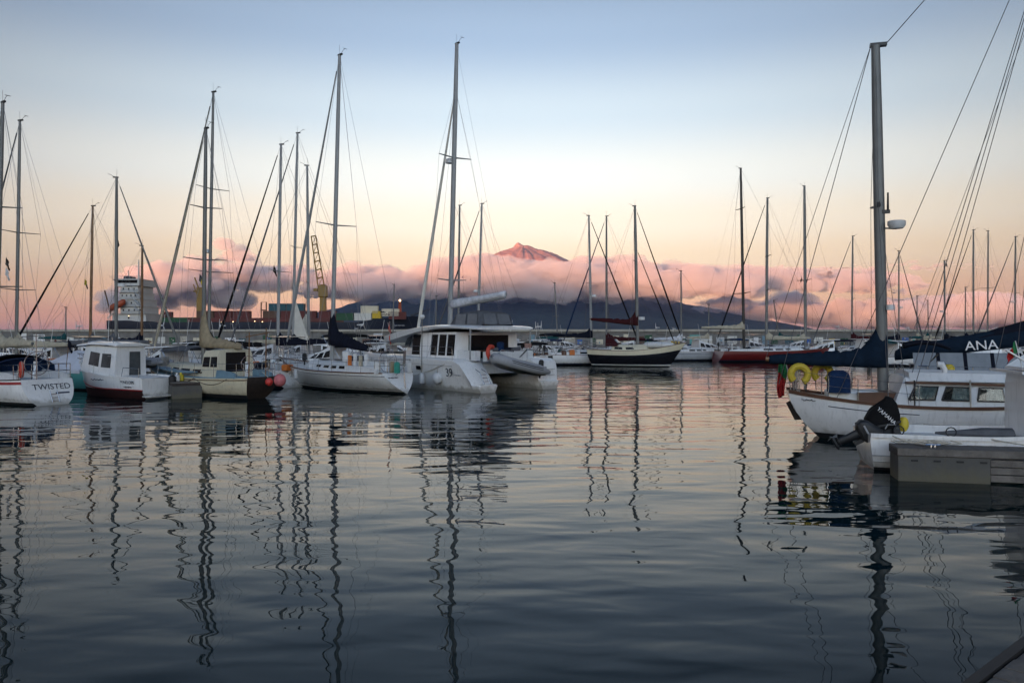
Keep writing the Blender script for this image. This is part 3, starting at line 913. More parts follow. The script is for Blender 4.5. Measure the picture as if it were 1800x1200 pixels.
# ================================================================== HARBOUR STRUCTURES
def breakwater():
    Y = 120.0; zt = 3.45; x0, x1 = -150, 170
    w = empty('breakwater_wall', (0, Y, 0))
    tag(w, 'long pale breakwater wall covered with sailors\' painted murals across the harbour', 'wall')
    mb = MB(); n = 32; rr = random.Random(3)
    for i in range(n):
        a = lerp(x0, x1, i / n); b = lerp(x0, x1, (i + 1) / n) - 0.04
        d = rr.uniform(0, 0.03)
        MB().box(a, b, d, 2.2, -1.0, zt - 0.35).build('wall_section', 'concrete', w)
        MB().box(a, b, -0.28, 2.3, zt - 0.35, zt + rr.uniform(-.015, .015)).build('capping_slab', 'concrete_pale', w)
    MB().box(x0, x1, -4.2, -0.02, -0.8, 0.75).build('quay_ledge', 'concrete', w)
    cols = ['box_white', 'box_white', 'plastic_white', 'box_cream', 'box_cream', 'box_yellow', 'plastic_blue', 'box_teal', 'box_red', 'box_green', 'deck_blue', 'gelcoat_teal', 'concrete_pale', 'concrete_pale', 'gelcoat_grey', 'box_brown']
    spots = []
    x = -74.0
    while x < 118:
        wd = rr.uniform(0.5, 1.7); px = 900 + x * FPX / Y
        dens = 0.95 if (600 < px < 720 or 900 < px < 1300 or 180 < px < 330) else 0.75
        if rr.random() < dens:
            h = rr.uniform(0.7, 1.6); z = rr.uniform(0.95, 1.4)
            p = MB().box(x, x + wd, -0.025, 0.0 + 0.02, z, z + h).build('mural', rr.choice(cols), w)
            # painted figures on the panel
            k = rr.randint(1, 3)
            for q in range(k):
                cx = x + wd * rr.uniform(.15, .7); cz = z + h * rr.uniform(.1, .65); sw, sh = wd * rr.uniform(.15, .4), h * rr.uniform(.12, .4)
                MB().tube([(cx + sw / 2, -0.03 - .004 * q, cz + sh / 2), (cx + sw / 2, -0.024, cz + sh / 2)], sw / 2, rr.choice((3, 4, 5, 10)), flat=min(1.5, sh / sw)).build('painted_figure', rr.choice(cols + ['lettering_dark', 'flag_black']), p)
        x += wd + rr.uniform(0.1, 1.2)
breakwater()

def pontoon(x0, x1, y, wd, label, z=0.5, plank=True, rot=0.0, floats=4, n_plank=None, loc=None):
    e = empty('pontoon', loc or ((x0 + x1) / 2, y, 0), rot); L = x1 - x0
    tag(e, label, 'pontoon', 'floating pontoons')
    h = MB(); h.box(-L / 2, L / 2, -wd / 2, wd / 2, z - 0.16, z - 0.035); h.build('frame', 'wood_dark', e)
    for i in range(floats):
        c = lerp(-L / 2, L / 2, (i + .5) / floats); fl = min(1.6, L / floats * .55)
        MB().box(c - fl / 2, c + fl / 2, -wd * .46, wd * .46, -0.35, z - 0.162).build('float', 'pontoon_float', e)
    if plank:
        n = n_plank or max(4, int(L / 0.15)); n = min(n, 150)
        pw = L / n
        me = None
        for i in range(n):
            xx = -L / 2 + pw * (i + .5)
            if me is None:
                o = MB().box(-pw * .47, pw * .47, -wd / 2 - .02, wd / 2 + .02, z - .033, z).build('plank', 'deck_plank', e); me = o.data
            else:
                o = bpy.data.objects.new('plank', me); link(o, e)
            o.location = (xx, 0, RND.uniform(-.004, .004))
    else:
        MB().box(-L / 2, L / 2, -wd / 2 - .02, wd / 2 + .02, z - .033, z).build('walkway', 'deck_plank', e)
    return e
# walkways the boats lie along
pontoon(-42, 2, 54.5, 2.2, 'grey timber walkway behind the moored boats on the left', plank=False, floats=10)
pontoon(-55, 0, 92, 2.2, 'far grey walkway at the left, below the mural wall', plank=False, floats=10)
pontoon(5, 70, 95, 2.2, 'far grey walkway at the right, below the mural wall', plank=False, floats=12)

# ================================================================== GENERIC YACHT
def yacht(label, mast, Y, head, L=None, hull='gelcoat_white', bottom='antifoul_black', boot='stripe_navy', deck='deck_white', cover='canvas_navy', jib=None, group='sailing boats moored along the inner walkways',
          mast_mat='alloy', B=None, cab=True, dodger=None, bim=None, spread=((0.5, 0.85),), lod=1, seed=1, boom_z=None, boom_len=None, radar=False, flagc=None, mt=0.56, mast_r=0.085, inner=None, wire_r=0.009, f=1.0, flags=None, boomdir=None, toerail='wood_trim', jib_r=0.085, cov_up=0.5):
    """mast = (base column, top column, top row) in the photograph; head = bearing of the bow in degrees"""
    bpx, tpx, tpy = mast
    H = CAM_H + (HORIZON - tpy) * Y / FPX
    L = L or min(15.0, H * 0.74)
    B = B or (0.7 + L * 0.245)
    a = R(head); c = Vector(((bpx - 900) * Y / FPX, Y, 0)); D = Vector((math.cos(a), math.sin(a), 0))
    P, Q = c - D * L * mt, c + D * L * (1 - mt)
    to = lambda v: (900 + v.x * FPX / v.y, v.y)
    b = Boat('sailboat', to(P), to(Q), label, 'sailboat', group, B=B, fs=0.95 * f, fm=0.92 * f, fb=1.28 * f, tw=0.68, trake=0.45 if seed % 2 else -0.3, brake=0.8)
    b.hull((hull, bottom, boot)); b.transom(hull); b.deck(deck)
    b.strip('toe_rail', toerail, 0.99, 1.035, 0.012)
    if seed % 3 != 0: b.strip('cove_stripe', boot, 0.80, 0.835, 0.004)
    if cab:
        x0, x1 = L * 0.33, L * 0.72
        o = b.cabin(deck, x0, x1, B * .30, B * .2, .46, .32)
        b.windows(o, [(.08, .30), (.36, .54), (.60, .72)], .40, .82)
        MB().box(L * .74, L * .74 + .55, -.26, .26, b.sheer(.77), b.sheer(.77) + .08).build('hatch', 'window_grey', b.root)
        b.coaming(L * .08, L * .33, B * .27, .32, deck)
        b.wheel(L * .13, b.fs + .65)
    m = b.mast(bpx, (tpx, tpy), r=mast_r, material=mast_mat, spreaders=spread, x=L * mt)
    b.rig(m, jib=jib, inner=inner, wire_r=wire_r, jib_r=jib_r)
    bz = boom_z or (b.sheer(mt) + 1.25)
    b.boom(m, boom_len or L * .36, bz, cover, mast_mat, seed=seed, cov_up=cov_up, cov_h=.34)
    b.rails(n=6 if lod else 9, wires=2, r=.014)
    if dodger: b.dodger(L * .32, B * .30, .62, 1.0, dodger, z=b.sheer(.35) + .28)
    if bim: b.bimini(L * .03, L * .24, B * .34, b.fs + 1.85, bim)
    if radar:
        k = m['B'].lerp(m['T'], .42); MB().tube([k + Vector((.32, 0, 0)), k + Vector((.32, 0, .20))], [.26, .24], 12).build('radar_dome', 'plastic_white', m['o'], smooth=True)
        MB().tube([k, k + Vector((.3, 0, 0))], .03, 5).build('radar_bracket', 'alloy', m['o'])
    if flags:
        for (h, cols) in flags:
            k = m['B'].lerp(m['T'], h) + Vector((0, .55, 0))
            hal = b.wire('flag_halyard', k + Vector((0, .1, 1.2)), k + Vector((0, .1, -3.0)), .005)
            flag_cloth(hal, k + Vector((0, .1, .7)), .55, .4, cols, .8, 'courtesy_flag')
    if flagc:
        b.pole_flag((0.1, 0, b.fs + .1), 1.5, flagc, .7, .45)
    # clutter on deck: a lashed bundle, a gas bottle locker
    rr = random.Random(seed * 7 + 1)
    if seed % 2:
        MB().slab([(L * .02, -B * .28, b.fs + 1.75), (L * .02 + .9, -B * .28, b.fs + 1.80), (L * .02 + .9, B * .28, b.fs + 1.80), (L * .02, B * .28, b.fs + 1.75)], .04).build('solar_panel', 'window_dark', b.root)
        for sd in (1, -1): MB().tube([(.1, sd * B * .28, b.fs), (.1, sd * B * .28, b.fs + 1.75)], .02, 5).build('arch_post', 'stainless', b.root)
    else:
        q = Vector((.15, B * .24, b.fs)); MB().tube([q, q + Vector((0, 0, 2.5))], .025, 5).build('generator_pole', 'alloy', b.root)
        g_ = MB(); g_.tube([q + Vector((-.2, 0, 2.55)), q + Vector((.25, 0, 2.55))], [.07, .03], 7)
        for j in range(3):
            aa = 2 * PI * j / 3 + seed; g_.tube([q + Vector((-.2, 0, 2.55)), q + Vector((-.2, math.cos(aa) * .5, 2.55 + math.sin(aa) * .5))], [.04, .015], 4)
        g_.build('wind_generator', 'plastic_white', b.root)
    o_ = Vector((.02, -B * .2, b.fs + .45)); MB().tube([o_ + Vector((0, 0, -.45)), o_, o_ + Vector((0, 0, .12)), o_ + Vector((0, 0, .4)), o_ + Vector((0, 0, .45))], [.04, .05, .13, .12, .05], 8).build('spare_outboard', 'black_plastic', b.root, smooth=True)
    for k in range(7):
        x = L * rr.uniform(.02, .3); y = B * rr.uniform(-.3, .3); z = b.fs - .02
        mb = MB(); sx, sy, sz = rr.uniform(.15, .3), rr.uniform(.15, .3), rr.uniform(.2, .5)
        mb.rings([[Vector((x + sx * i * q, y + sy * j * q, z + h)) for (i, j) in ((-1, -1), (1, -1), (1, 1), (-1, 1))] for h, q in ((0, 1), (sz * .8, 1), (sz, .75))])
        mb.build('locker', rr.choice(['deck_white', 'canvas_navy', 'canvas_grey', 'canvas_black', 'plastic_white', 'canvas_teal', 'canvas_tan', 'wood_trim', 'plastic_orange', 'canvas_blue']), b.root)
    return b, m

def motor_cruiser(label, c_px, Y, head, L=7.5, hull='gelcoat_white', top='gelcoat_white', B=2.6, seed=1, canopy=None, group='motor boats moored along the inner walkways', flybridge=False):
    a = R(head); c = Vector(((c_px - 900) * Y / FPX, Y, 0)); D = Vector((math.cos(a), math.sin(a), 0))
    P, Q = c - D * L * .5, c + D * L * .5
    to = lambda v: (900 + v.x * FPX / v.y, v.y)
    b = Boat('motorboat', to(P), to(Q), label, 'motorboat', group, B=B, fs=.85, fm=.95, fb=1.45, tw=.88, tm=.35, trake=-.1, brake=1.2, flare=.42)
    b.hull((hull, 'antifoul_black', 'stripe_navy')); b.transom(hull); b.deck('deck_white')
    b.strip('rubbing_strake', 'black_rubber', .9, .97, .03)
    o = b.cabin(top, L * .30, L * .74, B * .40, B * .26, 1.25, .55, rake_f=1.5, rake_a=.05, inset=.16, name='wheelhouse')
    b.windows(o, [(.04, .26), (.30, .52), (.56, .74)], .45, .88, slant=.03)
    MB().rings([[Vector((x, sd * w, z)) for sd, w in ((-1, B * .38), (1, B * .38))] + [Vector((x, sd * w, z + .06)) for sd, w in ((1, B * .36), (-1, B * .36))] for x, z in ((L * .22, b.sheer(.3) + 1.27), (L * .5, b.sheer(.5) + 1.18))]).build('roof', top, b.root)
    b.rails(t0=.45, t1=.92, n=5, pushpit=False, wires=1)
    if canopy:
        b.bimini(L * .02, L * .30, B * .4, b.fs + 1.3, canopy, 'canopy')
    MB().tube([(L * .4, .3, b.sheer(.4) + 1.3), (L * .36, .3, b.sheer(.4) + 3.0)], .015, 4).build('antenna', 'plastic_white', b.root)
    MB().tube([(-.25, -.2, -.3), (-.25, -.2, .75), (-.2, -.2, 1.2)], [.09, .14, .2], 8).build('outboard', 'black_plastic', b.root, smooth=True)
    return b

# ================================================================== FOREGROUND LEFT
# --- sloop lettered TWISTED, cut by the left edge
b = Boat('sailboat', (93, 33.0), (-70, 38.6), 'white sloop with red stripe, TWISTED lettered on its transom', 'sailboat', 'yachts berthed stern to the open water', B=3.3, fs=1.05, fm=1.0, fb=1.4, tw=.62, trake=.55, brake=.9, flare=.5, rnd=2.5)
b.hull(('gelcoat_white', 'antifoul_black', 'stripe_white')); b.transom('gelcoat_white'); b.deck('deck_white')
b.strip('toe_rail', 'black_rubber', .985, 1.03, .015); b.strip('cove_stripe', 'stripe_red', .82, .93, .006)
lx = lambda z: b.pt(0, z).x - .012
lettering('TWISTED', .36, 'lettering_dark', b.root, plane_matrix((lx(.73), -.12, .73), (0, -1, 0), (.55, 0, 1.05)), sx=1.0)
MB().slab([(lx(.47) - .004, -.22, .44), (lx(.47) - .004, -.78, .44), (lx(.52) - .004, -.78, .50), (lx(.52) - .004, -.22, .50)], .006).build('painted_bar', 'stripe_navy', b.root)
ld = MB()
for sd in (-.14, .14): ld.tube([(lx(.05) - .05, -.12 + sd, .12), (lx(.55) - .05, -.12 + sd, .58)], .014, 5)
for z in (.16, .30, .44): ld.tube([(lx(z) - .05, -.26, z), (lx(z) - .05, .02, z)], .014, 5)
ld.build('boarding_ladder', 'stainless', b.root)
o = b.cabin('deck_white', 3.4, 7.2, 1.05, .75, .5, .36); b.windows(o, [(.05, .3), (.36, .6), (.66, .8)], .4, .82)
b.coaming(.8, 3.4, .95, .38)
b.dodger(3.2, 1.15, .78, 1.25, 'canvas_navy', z=b.fs + .22)
b.dodger(2.5, 1.25, .75, .7, 'canvas_blue', z=b.fs + .1, window=None, name='cockpit_side_cloth')
b.wheel(1.45, b.fs + .62, .5)
m = b.mast(8, (5, 180), r=.10, spreaders=((.33, 1.0), (.62, .9)), x=5.6, material='alloy'); b.rig(m, jib='canvas_cream')
b.boom(m, 3.6, b.fs + 1.35, 'canvas_cream', seed=3, cov_h=.4)
b.rails(n=7)
b.pole_flag((.15, -.6, b.fs + .5), 1.2, [(1, 'canvas_navy')], .45, .3)
MB().tube([(.3, .5, b.fs), (.35, .5, b.fs + 1.9)], .02, 6).build('stern_post', 'stainless', b.root)
e = empty('lifebuoy', b.root.matrix_basis @ Vector((.62, .95, b.fs + .42)), b.ang); MB().torus((0, 0, 0), .27, .075, (.3, 1, 0), 20, 8).build('ring', 'lifebuoy_red', e, smooth=True)
MB().torus((0, 0, 0), .345, .012, (.3, 1, 0), 16, 4).build('grab_line', 'rope_pale', e)
tag(e, 'faded red life ring on the stern rail of the boat lettered TWISTED', 'lifebuoy')
TW = b

# --- small cabin fishing boat
b = Boat('motorboat', (281, 36.4), (140, 38.9), 'small white cabin boat with dark red bottom and name on its transom', 'motorboat', B=2.1, fs=.92, fm=.98, fb=1.55, tw=.9, tm=.3, trake=-.12, brake=.7, flare=.40, rnd=2.6, d=.3)
b.hull(('gelcoat_white', 'antifoul_red', 'antifoul_red'), boot=.30); b.transom('gelcoat_white'); b.deck('deck_white')
b.strip('rubbing_strake', 'stripe_red', .40, .45, .025); b.strip('gunwale', 'gelcoat_white', .97, 1.04, .035)
o = b.cabin('gelcoat_white', 1.95, 4.45, .84, .76, 1.42, 1.32, rake_f=.35, rake_a=-.03, inset=.10, name='wheelhouse', camber=.10)
b.windows(o, [(.16, .42), (.52, .80)], .36, .86, material='window_grey', frame='black_rubber')
rf = MB(); rf.rings([[Vector((x, -.92, z)), Vector((x, .92, z)), Vector((x, .88, z + .06)), Vector((x, .45, z + .13)), Vector((x, -.45, z + .13)), Vector((x, -.88, z + .06))] for x, z in ((1.75, 2.36), (2.4, 2.42), (3.6, 2.44), (4.55, 2.36))]); rf.build('roof', 'gelcoat_white', b.root, smooth=True)
MB().slab([(1.93, -.5, 1.0), (1.93, .1, 1.0), (1.90, .1, 2.1), (1.90, -.46, 2.1)], -.02).build('cabin_door', 'window_grey', b.root)
lettering('PENELOPE', .20, 'lettering_dark', b.root, plane_matrix(b.pt(.155, .74, 1, .014), (-1, 0, 0), (0, .14, 1)))
scribble(b.root, plane_matrix(b.pt(.155, .54, 1, .014), (-1, 0, 0), (0, .14, 1)), .5, .07, 'lettering_dark', 'home_port_lettering', 3)
pp = b.pt(.42, .80, 1, .03)
scribble(b.root, plane_matrix(b.pt(.50, .82, 1, .012), (-1, 0.04, 0), (0, .12, 1)), 1.3, .06, 'lettering_dark', 'side_graphic', 5, .016, 6)
for zz in (1.05, 1.9): MB().tube([b.pt(.36, .9, 1, -.14) + Vector((0, 0, zz - .9)), b.pt(.80, .9, 1, -.20) + Vector((0, 0, zz - .9))], .008, 4).build('moulding_line', 'gelcoat_grey', b.root)
for sd in (1, -1): MB().tube([(2.2, sd * .7, 2.52), (2.3, sd * .7, 2.6), (4.0, sd * .65, 2.6), (4.1, sd * .65, 2.52)], .014, 5).build('roof_rail', 'stainless', b.root)
sw = MB(); sw.box(-.55, -.02, -.95, .95, .10, .17); sw.build('swim_platform', 'gelcoat_white', b.root)
b.rails(t0=.62, t1=.95, h=.45, n=3, pushpit=False, wires=1)
for sd in (1, -1): MB().tube([b.pt(.05, .92, sd, -.08), b.pt(.05, .92, sd, -.08) + Vector((0, 0, .45)), b.pt(.22, .95, sd, -.08) + Vector((0, 0, .45)), b.pt(.24, .95, sd, -.08)], .018, 5).build('grab_rail', 'stainless', b.root)
MB().tube([(3.0, .4, 2.5), (2.9, .4, 4.3)], .012, 4).build('antenna', 'plastic_white', b.root)
ob = MB(); ob.tube([(-.32, -.45, -.25), (-.30, -.45, .55)], [.07, .09], 8); ob.tube([(-.30, -.45, .5), (-.30, -.45, .62), (-.28, -.45, .95), (-.27, -.45, 1.03)], [.10, .17, .16, .08], 10); ob.build('outboard', 'black_plastic', b.root, smooth=True)

# --- teal boat under a white tarpaulin
b = Boat('covered_boat', (178, 41.5), (88, 43.0), 'teal boat under a white tarpaulin tent, behind the small cabin boat', 'boat', B=2.5, fs=1.0, fm=1.05, fb=1.5, tw=.8, trake=-.1, brake=.9)
b.hull(('gelcoat_teal', 'antifoul_black', 'gelcoat_teal')); b.transom('gelcoat_teal'); b.deck('deck_white')
rings = []
for t, h in ((.06, .55), (.2, .95), (.45, 1.0), (.7, .65), (.92, .12)):
    p = b.pt(t, b.sheer(t), 1); w = p.y + .05; z = b.sheer(t); x = t * b.L
    rings.append([Vector((x, -w, z - .12)), Vector((x, -w, z + .05)), Vector((x, -w * .5, z + h * .62)), Vector((x, -.03, z + h)), Vector((x, .03, z + h)), Vector((x, w * .5, z + h * .62)), Vector((x, w, z + .05)), Vector((x, w, z - .12))])
MB().rings(rings).build('tarpaulin', 'tarpaulin_white', b.root, smooth=True)
MB().tube([(.5, 0, 2.0), (b.L * .8, 0, 1.9)], .03, 5).build('ridge_pole', 'alloy', b.root)

# --- white launch behind the cabin boat, with a grey inflatable on its foredeck
b = motor_cruiser('white launch with dark canopy behind the small cabin boat', 275, 43.5, 155, L=7.0, seed=4, canopy='canvas_grey', group=None)
def rib_dinghy(name, label, M, L=3.0, B=1.55, r=.21, tube_m='hypalon_grey', strake='hypalon_dark', outboard=False, flip=False):
    e = empty(name); e.matrix_basis = M
    pts = [(0, -B / 2 + r, 0), (L * .55, -B / 2 + r, 0), (L * .8, -B * .36 + r * .5, .05), (L * .97, -.12, .16), (L * .97, .12, .16), (L * .8, B * .36 - r * .5, .05), (L * .55, B / 2 - r, 0), (0, B / 2 - r, 0)]
    fine = []
    for i in range(len(pts) - 1):
        for k in range(3): fine.append(Vector(pts[i]).lerp(Vector(pts[i + 1]), k / 3))
    fine.append(Vector(pts[-1]))
    for _ in range(2):
        fine = [fine[0]] + [(fine[i - 1] + fine[i] * 2 + fine[i + 1]) / 4 for i in range(1, len(fine) - 1)] + [fine[-1]]
    rs = [r * .35] + [r] * (len(fine) - 2) + [r * .35]
    fine[0] = fine[0] + Vector((-.12, 0, 0)); fine[-1] = fine[-1] + Vector((-.12, 0, 0))
    t = MB().tube(fine, rs, 12).build('tube', tube_m, e, smooth=True)
    for zz in (.0, .09):
        MB().tube([p + Vector((0, (1 if p.y > 0 else -1) * r * .97, zz)) if p.x < L * .8 else p + Vector((r * .97, 0, zz)) for p in fine[1:-1]], .024, 5).build('rubbing_strake', strake, t)
    hb = MB(); hb.rings([[Vector((x, -w, -.05)), Vector((x, 0, -dd)), Vector((x, w, -.05)), Vector((x, w, .0)), Vector((x, -w, .0))] for x, w, dd in ((.08, B * .3, .26), (L * .5, B * .3, .32), (L * .8, B * .16, .2), (L * .93, .03, .02))]).build('hull', 'gelcoat_grey', e, smooth=True)
    MB().box(.06, .11, -B * .3, B * .3, -.22, .26).build('transom', 'gelcoat_grey', e)
    MB().box(L * .38, L * .46, -B * .32, B * .32, .08, .13).build('thwart', 'plastic_white', e)
    if outboard:
        q = MB(); q.tube([(-.02, 0, -.35), (-.02, 0, .25)], .05, 7); q.tube([(-.02, 0, .2), (0, 0, .3), (.02, 0, .55), (.03, 0, .62)], [.07, .14, .13, .06], 9); q.build('outboard', 'black_plastic', e, smooth=True)
    return tag(e, label, 'dinghy')
rib_dinghy('inflatable_dinghy', 'grey inflatable dinghy carried above deck behind the small cabin boat', Matrix.Translation(at(292, 636, 40.5)) @ Matrix.Rotation(R(178), 4, 'Z'), L=2.1)

# --- end of a finger pontoon, left of the cream sloop
e = pontoon(0, 7.0, 0, 1.25, 'stubby grey finger pontoon end beside the cream sloop', z=.72, rot=R(122), floats=1, loc=at(306, 0, 39.3).xy.to_3d(), n_plank=46)
MB().box(-3.52, -1.2, -.64, .64, -.3, .558).build('end_float', 'pontoon_float', e)
for k, (px, c, lb) in enumerate(((311, 'fender_white', 'white fender lying on the stubby grey finger pontoon'), (318, 'plastic_yellow', 'yellow jug standing on the stubby grey finger pontoon'))):
    p = at(px, 0, 37.0 + .3 * k); p.z = .72 + .12
    mb = MB(); mb.tube([(0, 0, -.12), (0, 0, -.1), (0, 0, .16), (0, 0, .2), (0, 0, .28)], [.10, .13, .13, .05, .05], 9)
    thing_mesh(mb, 'jug' if k else 'fender', c, lb, 'jug' if k else 'fender', smooth=True, loc=p)

# --- cream sloop with tan sail cover
b = Boat('sailboat', (462, 35.8), (262, 43.0), 'cream hulled sloop with tan sail cover and dark stern', 'sailboat', 'yachts berthed stern to the open water', B=3.1, fs=1.0, fm=.92, fb=1.35, tw=.5, trake=-.5, brake=1.0, flare=.55)
b.hull(('gelcoat_cream', 'antifoul_black', 'antifoul_black')); b.transom('wood_dark'); b.deck('deck_blue')
b.strip('toe_rail', 'deck_blue', .97, 1.03, .02); b.strip('rubbing_strake', 'wood_trim', .86, .90, .03)
o = b.cabin('deck_cream', 3.4, 8.2, .95, .6, .55, .4); b.windows(o, [(.06, .28), (.36, .58), (.66, .8)], .38, .8)
b.strip('cabin_band', 'deck_blue', 1.20, 1.26, -.55, .36, .7)
wh = b.cabin('deck_cream', 2.2, 3.9, .95, .92, 1.25, 1.2, rake_f=.25, rake_a=.1, inset=.12, z=b.fm, name='wheelhouse'); b.windows(wh, [(.08, .46), (.54, .94)], .45, .9, material='window_dark')
MB().slab([(2.22, -.55, b.fm + .25), (2.22, .55, b.fm + .25), (2.30, .5, b.fm + 1.15), (2.30, -.5, b.fm + 1.15)], -.02).build('companionway', 'window_dark', b.root)
b.coaming(.7, 2.3, .85, .35, 'deck_blue')
m = b.mast(357, (362, 226), r=.095, spreaders=((.47, 1.15), (.68, .85)), material='alloy'); b.rig(m, jib='canvas_cream', jib_r=.07)
b.boom(m, 3.5, b.fm + 1.45, 'canvas_tan', seed=5, cov_h=.46, cov_up=1.5, rise=-.05)
b.rails(n=7)
b.wheel(1.2, b.fs + .55, .36)
for k, y in enumerate((.55, -.3)): MB().tube([(.25, y, b.fs), (.2, y, b.fs + 2.0 + .2 * k)], .03, 6).build('stern_post', 'wood_spar', b.root)
MB().tube([(.25, .7, b.fs + 1.8), (.25, -.5, b.fs + 2.0)], .025, 6).build('gallows_bar', 'wood_spar', b.root)
rope = MB(); rope.tube(slack(b.pt(.10, .9, 1, .03), b.pt(.30, .88, 1, .03), .28) , .014, 4); rope.tube(slack(b.pt(.30, .88, 1, .03), b.pt(.48, .88, 1, .03), .2), .014, 4); rope.build('bight_rope', 'rope_dark', b.root)
CR = b
# two ball buoys over its stern
q = at(473, 671, 35.2); fender(q, 'small bright red ball buoy at the cream sloop\'s stern', .17, material='buoy_red', ball=True, rope_to=q + Vector((-.35, .1, .45)), group='ball buoys at the cream stern')
q = at(492, 668, 35.3); fender(q, 'large faded pink ball buoy at the cream sloop\'s stern', .27, material='buoy_pink', ball=True, rope_to=q + Vector((-.7, .1, .5)), group='ball buoys at the cream stern')

# --- white sloop with reverse transom
b = Boat('sailboat', (716, 38.6), (496, 46.2), 'white sloop with navy mainsail bag and pointed raked transom', 'sailboat', 'yachts berthed stern to the open water', B=3.5, fs=1.02, fm=1.02, fb=1.5, tw=.55, tm=.47, trake=.75, brake=1.2, flare=.80, rnd=1.35, d=.4, dst=-.06)
b.hull(('gelcoat_white', 'antifoul_black', 'stripe_white'), boot=.09, N=36); b.transom('gelcoat_white'); b.deck('deck_white')
b.strip('toe_rail', 'wood_trim', .975, 1.03, .02); b.strip('cove_stripe', 'stripe_navy', .83, .855, .005); b.strip('boot_line', 'stripe_navy', .17, .19, .004)
o = b.cabin('deck_white', 3.5, 7.9, 1.05, .72, .46, .34); b.windows(o, [(.05, .17), (.24, .36), (.42, .54), (.62, .72)], .42, .78)
for x in (5.2, 6.6): MB().box(x, x + .5, -.25, .25, b.fm + .50, b.fm + .56).build('hatch', 'window_grey', b.root)
b.coaming(.9, 3.5, 1.0, .36)
m = b.mast(583, (597, 97), r=.105, spreaders=((.46, 1.3),), material='alloy_white'); b.rig(m, jib='alloy_white', jib_r=.095, inner=None, bow_t=.985)
b.boom(m, 3.1, b.fm + 1.40, 'canvas_navy', seed=8, cov_h=.62, cov_up=1.05, rise=-.30, cw=.5)
MB().tube([(4.2, .55, b.fm + .5), (4.2, .55, b.fm + .62), (4.2, .55, b.fm + .98), (4.2, .55, b.fm + 1.05)], [.2, .22, .22, .1], 9).build('liferaft', 'plastic_white', b.root, smooth=True)
for k in range(4): MB().tube([(2.0 + .45 * k, .95, b.fm + .3), (2.0 + .45 * k, .95, b.fm + .9 - .08 * (k % 2))], [.11, .1], 7).build('stowed_fender', ('fender_white', 'canvas_cream', 'fender_white', 'plastic_orange')[k], b.root, smooth=True)
b.rails(n=9); b.wheel(1.5, b.fs + .55, .55)
scribble(b.root, plane_matrix((b.pt(0, .80).x - .02, .42, .80), (0, -1, 0), (.75, 0, 1.02)), .6, .08, 'lettering_dark', seed=7)
MB().box(-.02, .02, -.03, .03, .0, .0).build
vn = MB(); vn.tube([(.2, -.05, .1), (.35, -.05, 1.5)], .03, 6); vn.tube([(.72, -.3, .85), (.33, -.05, 1.3)], .015, 5); vn.tube([(.72, .2, .85), (.33, -.05, 1.3)], .015, 5); vn.slab([(.4, -.05, 1.45), (.2, -.05, 1.45), (.15, -.05, 2.1), (.33, -.05, 2.1)], .015); vn.build('wind_vane_gear', 'stainless', b.root)
b.pole_flag((.2, .9, b.fs + .1), 2.4, [(1, 'lifebuoy_red')], .9, .3, hang=.98, lean=(-.05, .05), pole='alloy_white', name='dan_buoy_cloth')
MB().tube([(.05, -.95, b.fs), (0, -.95, b.fs + 2.6), (0, -.95, b.fs + 2.62)], [.03, .026, .02], 6).build('stern_pole', 'alloy', b.root)
wg = MB(); wg.sphere((0, -.95, b.fs + 2.75), .13, 8, 6); wg.build('antenna_dome', 'plastic_white', b.root, smooth=True)
wb = MB()
for k in range(3):
    a = 2 * PI * k / 3 + .5; c = Vector((-.12, -.95, b.fs + 2.75)); wb.slab([c, c + Vector((0, math.cos(a) * .5 - math.sin(a) * .05, math.sin(a) * .5 + math.cos(a) * .05)), c + Vector((0, math.cos(a) * .52, math.sin(a) * .52)), c + Vector((0, .02, .02))], .02)
for k, (x, y, c) in enumerate(((.35, .35, 'plastic_green'), (.7, -.7, 'plastic_white'), (1.1, .95, 'plastic_white'), (.9, .2, 'canvas_tan'))):
    MB().tube([(x, y, b.fs), (x, y, b.fs + .05), (x, y, b.fs + .48), (x, y, b.fs + .55)], [.13, .15, .15, .06], 8).build('cockpit_locker', c, b.root, smooth=True)
SL = b
for k, t in enumerate((.78, .66)):
    p = b.root.matrix_basis @ b.pt(t, .78, 1, .13); fender(p, ('white fender near the bow' if k == 0 else 'second white fender from the bow') + ' of the sloop with the navy mainsail bag', .12, .55, rope_to=p + Vector((0, .05, .7)))

